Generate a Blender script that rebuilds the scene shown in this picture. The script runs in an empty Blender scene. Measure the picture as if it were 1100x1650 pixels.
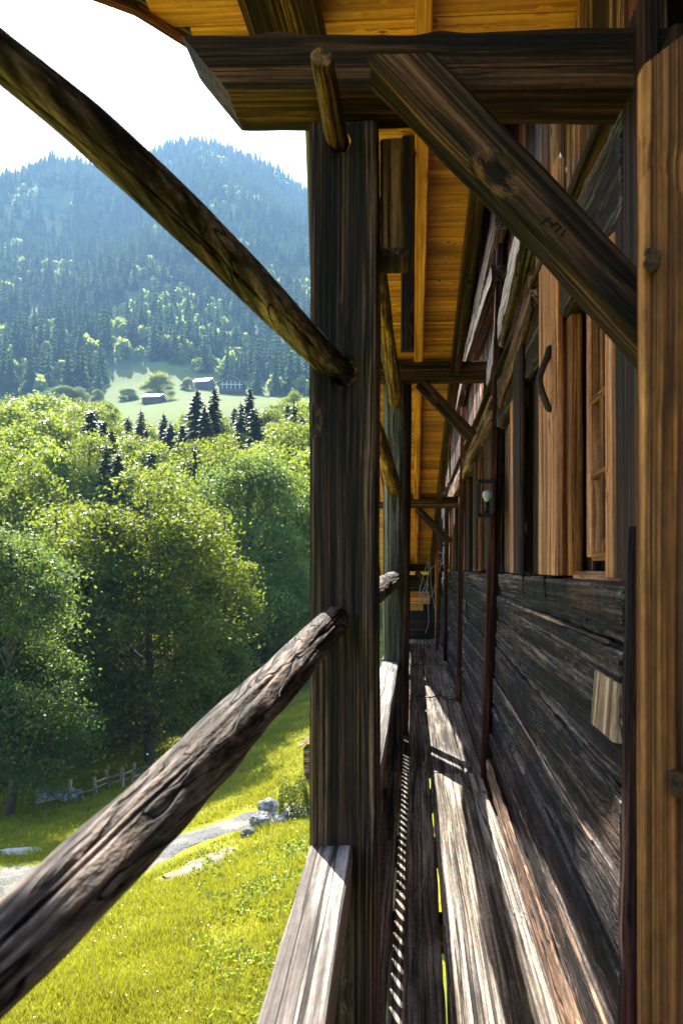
import bpy, bmesh, math, random
import numpy as np
from mathutils import Vector, Matrix, noise
random.seed(7); rng = np.random.default_rng(11)
S = bpy.context.scene
COL = S.collection
EYE = 1.5
F = 1150.0; TH = math.radians(3.0)

# ------------------------------------------------------------------ camera, sky, sun, exposure
cam_d = bpy.data.cameras.new('camera'); cam = bpy.data.objects.new('camera', cam_d); COL.objects.link(cam)
cam.location = (0, 0, EYE); cam.rotation_euler = (math.radians(90), 0, TH)
cam_d.sensor_fit = 'VERTICAL'; cam_d.sensor_height = 36; cam_d.lens = F/1650*36
cam_d.shift_x = -(605-550)/1650; cam_d.shift_y = 90/1650
cam_d.clip_start = .02; cam_d.clip_end = 9000
cam_d.dof.use_dof = True; cam_d.dof.focus_distance = 4.0; cam_d.dof.aperture_fstop = 7.0
S.camera = cam
S.render.resolution_x = 682; S.render.resolution_y = 1024

SUN = Vector((-1.0, 2.0, 2.45)).normalized()          # towards the sun
sun_el = math.asin(SUN.z)
w = bpy.data.worlds.new('World'); S.world = w; w.use_nodes = True
nt = w.node_tree; nt.nodes.clear()
sky = nt.nodes.new('ShaderNodeTexSky'); sky.sky_type = 'NISHITA'; sky.sun_disc = False
sky.sun_elevation = sun_el; sky.sun_rotation = math.atan2(SUN.x, SUN.y)
sky.dust_density = 2.5; sky.air_density = .8; sky.ozone_density = .4; sky.altitude = 1000
bg = nt.nodes.new('ShaderNodeBackground'); bg.inputs[1].default_value = .15
wo = nt.nodes.new('ShaderNodeOutputWorld')
nt.links.new(sky.outputs[0], bg.inputs[0]); nt.links.new(bg.outputs[0], wo.inputs[0])
sd = bpy.data.lights.new('sun', 'SUN'); sd.energy = 5.0; sd.angle = math.radians(.5); sd.color = (1, .95, .86)
so = bpy.data.objects.new('sun', sd); COL.objects.link(so)
so.rotation_euler = (-SUN).to_track_quat('-Z', 'Y').to_euler(); so.location = (-20, 30, 60)
S.view_settings.view_transform = 'Standard'; S.view_settings.look = 'None'
S.view_settings.exposure = 2.05; S.view_settings.gamma = 1; S.view_settings.use_curve_mapping = False

# ------------------------------------------------------------------ helpers: pixels to places
def phi(px): return math.atan((px-605)/F)-TH
def PY(px, py, d):
    x = d*math.tan(phi(px)); zc = -x*math.sin(TH)+d*math.cos(TH)
    return Vector((x, d, EYE+(915-py)/F*zc))
def PX(px, py, x): return PY(px, py, x/math.tan(phi(px)))
def PL(px, py, a, b):                                   # on the plan line x = a + b*d
    return PY(px, py, a/(math.tan(phi(px))-b))
def sc(px, d):
    x = d*math.tan(phi(px)); return F/(-x*math.sin(TH)+d*math.cos(TH))

# ------------------------------------------------------------------ object helpers
def tag(o, label=None, cat=None, group=None, kind=None):
    if label: o['label'] = label
    if cat: o['category'] = cat
    if group: o['group'] = group
    if kind: o['kind'] = kind
    elif cat: o['kind'] = 'thing'
    return o
def thing(name, loc, label, cat, group=None):
    o = bpy.data.objects.new(name, None); COL.objects.link(o); o.location = loc; o.empty_display_size = .1
    return tag(o, label, cat, group)
def npmesh(name, V, Fc, mat, smooth=False):
    V = np.asarray(V, np.float32); Fc = np.asarray(Fc, np.int32)
    me = bpy.data.meshes.new(name); k = Fc.shape[1]
    me.vertices.add(len(V)); me.vertices.foreach_set('co', V.ravel())
    me.loops.add(Fc.size); me.loops.foreach_set('vertex_index', Fc.ravel())
    me.polygons.add(len(Fc)); me.polygons.foreach_set('loop_start', np.arange(0, Fc.size, k, dtype=np.int32))
    me.polygons.foreach_set('loop_total', np.full(len(Fc), k, np.int32))
    if smooth: me.polygons.foreach_set('use_smooth', np.ones(len(Fc), bool))
    me.materials.append(mat); me.update(calc_edges=True); return me
def pymesh(name, V, Fc, mat, smooth=False):
    me = bpy.data.meshes.new(name); me.from_pydata([tuple(v) for v in V], [], Fc); me.materials.append(mat)
    if smooth:
        for p in me.polygons: p.use_smooth = True
    me.update(); return me
def link(name, me, parent=None, M=None):
    o = bpy.data.objects.new(name, me); COL.objects.link(o)
    if M is not None: o.matrix_basis = M
    if parent is not None:
        o.parent = parent; o.matrix_parent_inverse = Matrix.Translation(parent.location).inverted() if parent.type == 'EMPTY' else parent.matrix_basis.inverted()
    return o
def frame(p0, p1, up=Vector((0, 0, 1))):
    x = (Vector(p1)-Vector(p0)).normalized(); y = up.cross(x).normalized(); z = x.cross(y)
    M = Matrix((x, y, z)).transposed().to_4x4(); M.translation = Vector(p0); return M
def fn(x, y, z, s): return noise.noise(Vector((x+s*7.3, y-s*3.1, z+s*1.7)))
def beam_me(name, L, w, h, mat, seed=0, rough=.004, seg=None, cham=.008, n=4, hew=0.0, smooth=True, taper=None):
    """timber with its length on local X, rough surface"""
    seg = seg or max(2, int(L/.12)); cham = min(cham, w*.3, h*.3)
    ring = []
    def side(a, b, k):
        for i in range(k): t = i/k; ring.append((a[0]+(b[0]-a[0])*t, a[1]+(b[1]-a[1])*t))
    W, H, c = w/2, h/2, cham
    P = [(-W+c, -H), (W-c, -H), (W, -H+c), (W, H-c), (W-c, H), (-W+c, H), (-W, H-c), (-W, -H+c)]
    for i in range(8): side(P[i], P[(i+1) % 8], n if i % 2 == 0 else 1)
    m = len(ring); V = []
    for i in range(seg+1):
        x = L*i/seg
        for (y, z) in ring:
            dl = math.hypot(y, z)
            d = fn(x*1.3, y*9, z*9, seed)*rough + fn(x*5, y*25, z*25, seed+5)*rough*.5
            if hew: d += hew*.8*abs(((x*3.1+fn(x*.8, z*2, 0, seed)) % 1.0)-.5)
            if hew: d += hew*(abs(fn(x*3.2, y*5, z*5, seed+9))-.3) + hew*.6*fn(x*11, y*16, z*16, seed+2)
            s = 1 if not taper else 1+(taper-1)*i/seg
            V.append((x, (y+y/dl*d)*s, (z+z/dl*d)*s))
    Fc = [(i*m+j, i*m+(j+1) % m, (i+1)*m+(j+1) % m, (i+1)*m+j) for i in range(seg) for j in range(m)]
    Fc.append(tuple(reversed(range(m)))); Fc.append(tuple(seg*m+j for j in range(m)))
    me = pymesh(name, V, Fc, mat, False)
    if smooth:
        for p in me.polygons[:-2]: p.use_smooth = True
        me.set_sharp_from_angle(angle=math.radians(38))
    return me
def beam(name, p0, p1, w, h, mat, parent=None, up=Vector((0, 0, 1)), **k):
    L = (Vector(p1)-Vector(p0)).length
    k.setdefault('seed', random.random()*60)
    return link(name, beam_me(name, L, w, h, mat, **k), parent, frame(p0, p1, up))
_box = {}
def box(name, c, s, mat, parent=None, M=None, bev=.0):
    """box centred at c, cheap; local X is the longest side"""
    key = (tuple(round(v, 4) for v in s), mat.name)
    if key not in _box:
        x, y, z = [v/2 for v in s]; b = min(bev or .003, x*.4, y*.4, z*.4)
        V = []; 
        for sx in (-1, 1):
            for (yy, zz) in ((-y+b, -z), (y-b, -z), (y, -z+b), (y, z-b), (y-b, z), (-y+b, z), (-y, z-b), (-y, -z+b)):
                V.append((sx*x, yy, zz))
        Fc = [(j, (j+1) % 8, 8+(j+1) % 8, 8+j) for j in range(8)]+[tuple(reversed(range(8))), tuple(range(8, 16))]
        _box[key] = pymesh(name, V, Fc, mat)
    MM = M.copy() if M is not None else Matrix.Identity(4)
    MM.translation = Vector(c); return link(name, _box[key], parent, MM)
def tube_me(name, pts, radii, mat, n=16, rough=0, seed=0, groove=0, sub=1, caps=True):
    P = [Vector(p) for p in pts]; 
    if sub > 1:                                           # Catmull-Rom
        Q = []; R = []
        for i in range(len(P)-1):
            a, b, c, d = P[max(i-1, 0)], P[i], P[i+1], P[min(i+2, len(P)-1)]
            for k in range(sub):
                t = k/sub
                Q.append(.5*((2*b)+(c-a)*t+(2*a-5*b+4*c-d)*t*t+(3*b-a-3*c+d)*t**3)); R.append(radii[i]+(radii[i+1]-radii[i])*t)
        Q.append(P[-1]); R.append(radii[-1]); P, radii = Q, R
    V = []; m = len(P); ref = Vector((.13, .2, 1)); s = 0
    for i, p in enumerate(P):
        t = (P[min(i+1, m-1)]-P[max(i-1, 0)]).normalized(); u = ref.cross(t).normalized(); v = t.cross(u)
        if i: s += (P[i]-P[i-1]).length
        for j in range(n):
            a = 2*math.pi*j/n; ca, sa = math.cos(a), math.sin(a); r = radii[i]
            if rough: r *= 1+rough*fn(s*2.5, ca*.9, sa*.9, seed)+rough*.5*fn(s*9, ca*2, sa*2, seed+3)
            if groove:
                g = abs(fn(s*.55, ca*3.0, sa*3.0, seed+8)); r -= groove*max(0, 1-g/.07)
            V.append(p+u*ca*r+v*sa*r)
    Fc = [(i*n+j, i*n+(j+1) % n, (i+1)*n+(j+1) % n, (i+1)*n+j) for i in range(m-1) for j in range(n)]
    if caps: Fc += [tuple(reversed(range(n))), tuple((m-1)*n+j for j in range(n))]
    me = pymesh(name, V, Fc, mat, True)
    if caps:
        me.polygons[len(Fc)-1].use_smooth = False; me.polygons[len(Fc)-2].use_smooth = False
    return me

# ------------------------------------------------------------------ materials
def newmat(name):
    m = bpy.data.materials.new(name); m.use_nodes = True; n = m.node_tree; n.nodes.clear(); return m, n
class N:
    def __init__(s, nt): s.nt = nt
    def __call__(s, t, ins=None, **p):
        n = s.nt.nodes.new('ShaderNode'+t)
        for k, v in p.items(): setattr(n, k, v)
        for k, v in (ins or {}).items():
            if isinstance(v, bpy.types.NodeSocket): s.nt.links.new(v, n.inputs[k])
            else: n.inputs[k].default_value = v
        return n
    def math(s, op, a, b=0.0, c=0.0, clamp=False):
        n = s('Math', {0: a, 1: b, 2: c}, operation=op, use_clamp=clamp); return n.outputs[0]
    def ramp(s, f, stops):
        n = s('ValToRGB', {0: f}); e = n.color_ramp.elements
        while len(e) < len(stops): e.new(.5)
        for i, (p, c) in enumerate(stops): e[i].position = p; e[i].color = (*c, 1) if len(c) == 3 else c
        return n.outputs[0]
    def mix(s, f, a, b, bt='MIX'):
        n = s('Mix', data_type='RGBA', blend_type=bt)
        for sock, v in ((n.inputs[0], f), (n.inputs[6], a), (n.inputs[7], b)):
            if isinstance(v, bpy.types.NodeSocket): s.nt.links.new(v, sock)
            else: sock.default_value = v if not isinstance(v, tuple) or len(v) == 4 else (*v, 1)
        return n.outputs[2]
    def rng(s, v, a, b, c=0.0, d=1.0, smooth=True):
        n = s('MapRange', {0: v, 1: a, 2: b, 3: c, 4: d}); n.interpolation_type = 'SMOOTHSTEP' if smooth else 'LINEAR'; return n.outputs[0]
def wood(name, dark, mid, light, fine=70, knots=1.0, crack=1.0, rough=.75, bump=.6, var=.3, blotch=None, kscale=(6, 8, 8), keep=.2, spec=.3, axis='X', silver=None, fiber=.55, speck=.2, warm=1.0, edge=None, bd=.012):
    W_ = lambda c: (c[0]*(1+.10*warm), c[1]*(1-.15*warm), c[2]*(1-.33*warm))
    dark, mid, light = W_(dark), W_(mid), W_(light); silver = silver and W_(silver); blotch = blotch and W_(blotch)
    m, nt = newmat(name); n = N(nt)
    tc = n('TexCoord').outputs['Object']; rnd = n('ObjectInfo').outputs['Random']
    if axis == 'Y':
        sp = n('SeparateXYZ', {0: tc}); tc = n('CombineXYZ', {0: sp.outputs[1], 1: sp.outputs[0], 2: sp.outputs[2]}).outputs[0]
    off = n('VectorMath', {0: (37.0, 11.0, 23.0), 3: n.math('MULTIPLY', rnd, 3.0)}, operation='SCALE').outputs[0]
    v = n('VectorMath', {0: tc, 1: off}, operation='ADD').outputs[0]
    def sv(vec, s): return n('VectorMath', {0: vec, 1: s}, operation='MULTIPLY').outputs[0]
    vn = n('TexVoronoi', {'Vector': sv(v, kscale), 'Scale': 1.0, 'Randomness': .9}); vc = n('SeparateColor', {0: vn.outputs['Color']}).outputs[0]
    vor = n.math('ADD', vn.outputs['Distance'], n.math('MULTIPLY', n.math('GREATER_THAN', vc, keep), 2.0))
    near = n.rng(vor, 0.0, .42, 1.0, 0.0)
    wob = n('TexNoise', {'Vector': sv(v, (.9, 4, 4)), 'Scale': 1.0, 'Detail': 2.0}).outputs['Fac']
    warp = n.math('ADD', n.math('MULTIPLY', near, .022*knots), n.math('MULTIPLY', wob, .04))
    wv = n('CombineXYZ', {0: 0.0, 1: warp, 2: warp}).outputs[0]
    g = n('VectorMath', {0: v, 1: wv}, operation='ADD').outputs[0]
    n1 = n('TexNoise', {'Vector': sv(g, (1.0, fine*1.3, fine*1.3)), 'Scale': 1.0, 'Detail': 3.0, 'Roughness': .65}).outputs['Fac']
    n2 = n('TexNoise', {'Vector': sv(g, (.5, 17, 17)), 'Scale': 1.0, 'Detail': 3.0}).outputs['Fac']
    n3 = n('TexNoise', {'Vector': sv(v, (1.3, 5, 5)), 'Scale': 1.0, 'Detail': 4.0}).outputs['Fac']
    n4 = n('TexNoise', {'Vector': sv(v, (28, 70, 70)), 'Scale': 1.0, 'Detail': 3.0, 'Roughness': .7}).outputs['Fac']
    f = n.math('ADD', n.math('MULTIPLY', n1, .4), n.math('MULTIPLY', n2, .6))
    f = n.rng(f, .4, .62, 0, 1, False)
    col = n.ramp(f, [(0, dark), (.5, mid), (1, light)])
    if silver: col = n.mix(n.rng(n3, .48, .62, 0, .8), col, silver)
    if blotch: col = n.mix(n.rng(n3, .5, .65, 0, .8), col, blotch)
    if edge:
        pt = n('NewGeometry').outputs['Pointiness']; e_ = n.math('MULTIPLY', n.rng(pt, .53, .62), n.rng(n4, .35, .55, .3, 1.0)); col = n.mix(e_, col, edge)  # worn convex edges lightened, a painted highlight as well
    fb = n.math('MULTIPLY', n.rng(n1, .4, .6, 1-fiber, 1+fiber, False), n.rng(n4, .35, .65, 1-speck, 1+speck, False))
    ring = n('TexNoise', {'Vector': sv(v, (60, 60, 60)), 'Scale': 1.0}).outputs['Fac']
    k = n.rng(n.math('ADD', vor, n.math('MULTIPLY', ring, .02)), .13, .18, 1.0, 0.0)
    halo = n.math('MULTIPLY', n.rng(vor, .2, .34, 1.0, 0.0), .35)
    if knots > 0:
        col = n.mix(halo, col, mid); col = n.mix(n.math('MULTIPLY', k, .9*min(1, knots)), col, tuple(c*.45 for c in dark))
    cr = n('VectorMath', {0: v, 1: n('VectorMath', {0: wv, 3: .4}, operation='SCALE').outputs[0]}, operation='ADD').outputs[0]
    cn = n('TexNoise', {'Vector': sv(cr, (.22, 30, 30)), 'Scale': 1.0, 'Detail': 1.0}).outputs['Fac']
    ck = n.rng(n.math('ABSOLUTE', n.math('SUBTRACT', cn, .5)), .0, .022, 1.0, 0.0)
    ck = n.math('MULTIPLY', ck, n.math('MULTIPLY', n.rng(n3, .42, .56), crack), clamp=True)
    col = n.mix(n.math('MULTIPLY', ck, .9), col, tuple(c*.15 for c in dark))
    br = n.math('ADD', 1-var/2, n.math('MULTIPLY', rnd, var)); br = n.math('MULTIPLY', br, n.rng(n3, .3, .7, .65, 1.3, False)); br = n.math('MULTIPLY', br, fb)
    col = n.mix(1.0, col, n('CombineXYZ', {0: br, 1: br, 2: br}).outputs[0], 'MULTIPLY')
    hgt = n.math('SUBTRACT', n.math('ADD', n.math('ADD', n.math('MULTIPLY', n1, .45), n.math('MULTIPLY', n2, .4)), n.math('MULTIPLY', n4, .2*speck/.2)), n.math('MULTIPLY', ck, 1.2))
    bp = n('Bump', {'Strength': bump, 'Distance': bd, 'Height': hgt}).outputs[0]
    b = n('BsdfPrincipled', {'Base Color': col, 'Roughness': rough, 'Normal': bp, 'Specular IOR Level': spec})
    n('OutputMaterial', {0: b.outputs[0]}); return m
def simple(name, col, rough=.6, metal=0, noise_s=0, amt=.3, bump=0, spec=.5):
    m, nt = newmat(name); n = N(nt); c = (*col, 1); ins = {'Roughness': rough, 'Metallic': metal, 'Specular IOR Level': spec}
    if noise_s:
        t = n('TexNoise', {'Vector': n('TexCoord').outputs['Object'], 'Scale': noise_s, 'Detail': 6.0, 'Roughness': .65}).outputs['Fac']
        c = n.mix(n.rng(t, .3, .7), tuple(v*(1-amt) for v in col), tuple(min(1, v*(1+amt)) for v in col))
        if bump: ins['Normal'] = n('Bump', {'Strength': bump, 'Distance': .03, 'Height': t}).outputs[0]
    ins['Base Color'] = c; b = n('BsdfPrincipled', ins); n('OutputMaterial', {0: b.outputs[0]}); return m

M_post = wood('weathered_post_wood', (.008, .006, .005), (.034, .026, .021), (.17, .135, .11), fine=95, silver=(.06, .05, .043), bump=.8, fiber=.8, crack=1.4, warm=1.3)
M_post_green = wood('green_grey_post_wood', (.02, .021, .018), (.07, .073, .064), (.2, .2, .18), fine=90, silver=(.12, .124, .11), bump=.7, fiber=.6, warm=.6)
M_lit = wood('pale_lit_wood', (.05, .036, .028), (.2, .15, .115), (.4, .32, .25), fine=50, crack=1.5, bump=.9)  # pale tone stands for sun on the lowest log and edge highlights
M_beam = wood('dark_beam_wood', (.006, .0035, .002), (.024, .014, .007), (.085, .05, .025), fine=55, bump=.8, knots=1.2, keep=.5, kscale=(4, 5, 5), fiber=.6)
M_brace = wood('brown_brace_wood', (.008, .0045, .002), (.036, .021, .010), (.14, .085, .042), fine=55, bump=.8, knots=1.3, keep=.5, kscale=(4.5, 6, 6), fiber=.6)
M_pole = wood('debarked_pole_wood', (.015, .011, .009), (.07, .053, .042), (.26, .21, .17), fine=42, crack=1.3, bump=1.0, silver=(.18, .155, .135), axis='Y', knots=.5, fiber=.6, speck=.35, warm=.35)
M_pole_y = wood('yellowish_pole_wood', (.03, .02, .008), (.15, .10, .04), (.36, .26, .11), fine=34, crack=1.0, bump=.8, axis='Y', speck=.35)
M_rail = wood('bleached_rail_wood', (.11, .095, .085), (.25, .235, .215), (.42, .40, .375), fine=60, crack=1.8, knots=.8, bump=.7, keep=.12, kscale=(8, 12, 12), warm=.2, fiber=.3)
M_plank = wood('floor_plank_wood', (.035, .028, .022), (.17, .145, .115), (.42, .37, .31), fine=65, crack=1.8, knots=.8, bump=.9, silver=(.22, .21, .195), keep=.12, kscale=(7, 10, 10), warm=.3, fiber=.5, speck=.3)
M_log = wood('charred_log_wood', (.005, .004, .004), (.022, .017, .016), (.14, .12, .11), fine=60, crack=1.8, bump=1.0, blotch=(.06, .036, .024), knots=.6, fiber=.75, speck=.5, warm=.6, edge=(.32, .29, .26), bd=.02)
M_strip = wood('red_brown_board_wood', (.018, .006, .005), (.075, .024, .014), (.2, .075, .04), fine=70, knots=.6, bump=.5)
M_dark = wood('dark_jamb_wood', (.008, .005, .005), (.028, .016, .016), (.085, .045, .04), fine=70, knots=.4, bump=.6, warm=1.1)
M_salmon = wood('reddish_shutter_wood', (.22, .1, .05), (.52, .27, .145), (.7, .42, .26), fine=55, knots=.7, crack=1.2, rough=.6, fiber=.35)
M_amber = wood('amber_frame_wood', (.10, .04, .009), (.3, .135, .03), (.52, .27, .08), fine=65, knots=.9, crack=.8, rough=.5, fiber=.4)
M_worn = wood('worn_grey_board_wood', (.03, .014, .01), (.13, .07, .047), (.42, .31, .23), fine=45, crack=1.5, silver=(.3, .25, .19), bump=.9, fiber=.65)
M_knotty = wood('dark_knotty_board_wood', (.012, .007, .004), (.045, .027, .013), (.13, .08, .04), fine=36, knots=1.8, kscale=(6, 9, 9), keep=.7, fiber=.5)
M_pine = wood('golden_pine_boards', (.4, .18, .028), (.64, .34, .065), (.8, .48, .12), fine=40, knots=1.2, crack=.15, rough=.45, bump=.12, var=.45, kscale=(9, 20, 20), keep=.55, spec=.5, fiber=.14, speck=.08)
M_pine2 = wood('golden_rafter_wood', (.42, .2, .04), (.64, .34, .08), (.78, .46, .15), fine=34, knots=1.0, crack=.3, rough=.5, bump=.2, fiber=.15, speck=.08)
M_pillar = wood('orange_brown_pillar_wood', (.06, .022, .006), (.26, .115, .03), (.6, .35, .13), fine=85, knots=1.2, crack=.8, rough=.7, bump=.4, kscale=(5, 6, 6), keep=.4, fiber=.42, blotch=(.15, .07, .026))
M_patch = wood('pale_patch_wood', (.26, .15, .09), (.46, .33, .22), (.62, .47, .34), fine=30, knots=1.2, crack=.8, kscale=(6, 7, 7), keep=.7, fiber=.4, warm=.4)
M_knot = simple('dark_knot', (.085, .04, .018), .8, 0, 70, .7, .5)
M_stub = wood('brown_stub_wood', (.03, .016, .006), (.13, .075, .026), (.3, .19, .075), fine=45, bump=.7)
M_black = simple('black_metal', (.012, .012, .013), .45, .0)
M_steel = simple('steel', (.45, .46, .48), .35, 1.0)
M_iron = simple('forged_iron', (.03, .02, .014), .7, 0, 60, .5, .3)
M_gutter = simple('grey_gutter_metal', (.22, .24, .27), .4, .6)
M_bulb = simple('white_bulb', (.8, .82, .85), .25)
M_cable = simple('grey_cable', (.4, .4, .42), .5)
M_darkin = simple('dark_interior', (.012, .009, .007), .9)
M_stone = simple('foundation_plaster', (.4, .37, .33), .9, 0, 3, .25, .4)
def glassmat(name):
    m, nt = newmat(name); n = N(nt)
    b = n('BsdfPrincipled', {'Base Color': (.02, .025, .025, 1), 'Roughness': .04, 'Specular IOR Level': .8, 'Alpha': .75})
    n('OutputMaterial', {0: b.outputs[0]}); return m
M_glass = glassmat('window_glass')
def clearglass():
    m, nt = newmat('lantern_glass'); n = N(nt)
    g = n('BsdfGlossy', {'Color': (1, 1, 1, 1), 'Roughness': .02}); t = n('BsdfTransparent', {'Color': (.96, .97, .97, 1)})
    x = n('MixShader', {0: .06, 1: t.outputs[0], 2: g.outputs[0]}); n('OutputMaterial', {0: x.outputs[0]}); return m
M_lglass = clearglass()
def leafmat(name, a, b, tr, trans=.45, nscale=.35):
    m, nt = newmat(name); n = N(nt)
    ri = n('NewGeometry').outputs['Random Per Island']; rnd = n('ObjectInfo').outputs['Random']
    t = n('TexNoise', {'Vector': n('TexCoord').outputs['Object'], 'Scale': nscale, 'Detail': 3.0}).outputs['Fac']
    f = n.math('ADD', n.math('MULTIPLY', ri, .45), n.math('MULTIPLY', n.rng(t, .3, .7), .55))
    c = n.mix(f, a, b); br = n.math('ADD', .72, n.math('MULTIPLY', rnd, .5)); bc = n('CombineXYZ', {0: br, 1: br, 2: br}).outputs[0]
    c = n.mix(1.0, c, bc, 'MULTIPLY')
    tcl = n.mix(f, tuple(v*.75 for v in tr), tr); tcl = n.mix(1.0, tcl, bc, 'MULTIPLY')
    d = n('BsdfPrincipled', {'Base Color': c, 'Roughness': .42, 'Specular IOR Level': .0 if 'far' in name else .35}); tt = n('BsdfTranslucent', {'Color': tcl})
    x = n('MixShader', {0: trans, 1: d.outputs[0], 2: tt.outputs[0]}); n('OutputMaterial', {0: x.outputs[0]}); return m
M_leaf = leafmat('maple_leaves', (.006, .018, .004), (.075, .125, .018), (.42, .5, .04), .46)
M_leaf_l = leafmat('light_green_leaves', (.014, .042, .008), (.12, .185, .026), (.48, .58, .055), .47)
M_leaf_b = leafmat('blue_green_leaves', (.008, .026, .011), (.07, .125, .038), (.3, .42, .07), .42)
M_needle = leafmat('spruce_needles', (.016, .035, .016), (.035, .065, .022), (.05, .08, .02), .25)
M_farneedle = leafmat('far_spruce_needles', (.010, .03, .02), (.035, .075, .035), (.14, .22, .08), .3, .09)
M_farleaf = leafmat('far_broadleaf', (.08, .14, .035), (.2, .27, .06), (.55, .65, .15), .42, .09)
M_grass = leafmat('meadow_blades', (.10, .145, .012), (.29, .31, .02), (.54, .53, .03), .5, .5)
M_bark = simple('grey_bark', (.09, .075, .06), .9, 0, 4, .5, .5)
M_flower = simple('white_petals', (.75, .75, .7), .7)
M_weed = leafmat('broad_weeds', (.09, .15, .02), (.22, .28, .03), (.45, .5, .05), .45, 1)

# ------------------------------------------------------------------ terrain
CP = [(-600,7,2000),(0,7,1900),(300,7,1830),(550,7,1740),(900,7,1700),(50,9.5,1655),(400,8.5,1650),(250,12,1500),(470,11,1480),(700,11,1400),
 (-500,12,1650),(-500,20,1440),(0,18,1430),(230,18.5,1380),(400,20,1325),(500,17,1340),(700,20,1240),(0,24,1352),(150,29,1290),(220,31,1262),(350,33,1212),(480,24,1258),
 (480,33,1180),(480,42,1130),(440,50,1105),(560,50,1070),(-200,30,1330),(-500,36,1300),(0,36,1270),(150,45,1180),(300,60,1060),(480,75,1010),(650,60,1000),(150,70,990),(-300,70,1040),
 (0,100,900),(300,100,880),(500,100,865),(-400,100,940),(900,100,860),(150,160,790),(400,160,770),(0,220,712),(200,220,694),(400,220,682),(-400,220,740),(800,220,690),
 (0,350,690),(200,350,657),(300,350,645),(400,350,645),(550,350,642),(0,450,650),(200,450,618),(400,450,622),(550,450,622),(-400,450,650),(900,450,600),
 (0,600,560),(250,600,520),(500,600,530),(0,800,455),(250,800,415),(500,800,425),(900,700,480),(-400,800,440),(0,1050,350),(120,1050,345),(250,1050,318),(340,1050,295),(420,1050,318),(500,1050,368),
 (-400,1300,300),(0,1300,302),(70,1300,276),(140,1300,270),(190,1300,300),(240,1300,266),(325,1300,246),(400,1300,272),(497,1300,325),(650,1300,400),(900,1300,400),
 (-400,1700,480),(200,1700,470),(500,1700,500),(900,1700,560),(-400,3200,700),(200,3200,700),(500,3200,700),(900,3200,720)]
cp = np.array(CP, float); cu = np.stack([cp[:, 0]/260, np.log(cp[:, 1])*2.2], 1)
def tps(r): return np.where(r > 1e-9, r*r*np.log(np.maximum(r, 1e-9)), 0)
A = tps(np.linalg.norm(cu[:, None]-cu[None], axis=2)); A += np.eye(len(cu))*.01
Pm = np.hstack([np.ones((len(cu), 1)), cu]); K = np.block([[A, Pm], [Pm.T, np.zeros((3, 3))]])
wts = np.linalg.solve(K, np.concatenate([cp[:, 2], np.zeros(3)]))
def terrain(x, y):
    x = np.atleast_1d(np.asarray(x, float)); y = np.atleast_1d(np.asarray(y, float))
    th = np.arctan2(x, y); D = np.hypot(x, y)
    px = np.clip(605+F*np.tan(np.clip(th+TH, -.95, .75)), -600, 900); back = np.clip((np.abs(th)-1.2)/1.2, 0, 1)
    Dc = np.clip(D, 7, 3200)
    q = np.stack([px/260, np.log(Dc)*2.2], 1); out = np.empty(len(x))
    for i in range(0, len(x), 20000):
        s = slice(i, i+20000); r = np.linalg.norm(q[s][:, None]-cu[None], axis=2)
        out[s] = tps(r)@wts[:len(cu)]+wts[-3]+q[s]@wts[-2:]
    zc = Dc*np.cos(np.clip(th+TH, -.95, .75)); z = (915-out)/F*zc
    z = np.where(D < 7, z*(D/7)+(-5.6)*(1-D/7), z)
    z = z*(1-.6*back)+(-6)*.6*back
    return z+EYE
def tz(x, y): return float(terrain([x], [y])[0])
NR, NA = 250, 300
rr = np.concatenate([[0.0], np.geomspace(2.5, 3200, NR)])
a1 = np.linspace(-.85, .25, 200); a2 = np.linspace(.25, 2*math.pi-.85, 62)[1:-1]; aa = np.concatenate([a1, a2]); NA = len(aa)
X = (rr[:, None]*np.sin(aa)[None]); Y = (rr[:, None]*np.cos(aa)[None]); Zt = terrain(X.ravel(), Y.ravel())
rx, ry = X.ravel(), Y.ravel(); Dr = np.hypot(rx, ry)
amp = np.clip(Dr/900, 0, 1)*26
bump_ = np.array([noise.fractal(Vector((a/150, b/150, 0)), 1.0, 2.1, 4) if c > 380 else noise.noise(Vector((a*.7, b*.7, 0)))*.10+noise.noise(Vector((a*2.3, b*2.3, 3)))*.04 for a, b, c in zip(rx, ry, Dr)])
def far_bump(x, y): return noise.fractal(Vector((x/150, y/150, 0)), 1.0, 2.1, 4)*min(1, math.hypot(x, y)/900)*26*min(1, max(0, (math.hypot(x, y)-420)/150))
Zt = Zt+np.where(Dr > 380, bump_*amp*np.clip((Dr-420)/150, 0, 1), np.where(Dr < 60, bump_, 0))
ii, jj = np.meshgrid(np.arange(NR), np.arange(NA), indexing='ij'); ii = ii.ravel(); jj = jj.ravel(); j2 = (jj+1) % NA
Fq = np.stack([ii*NA+jj, ii*NA+j2, (ii+1)*NA+j2, (ii+1)*NA+jj], 1)[:, ::-1]
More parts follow.
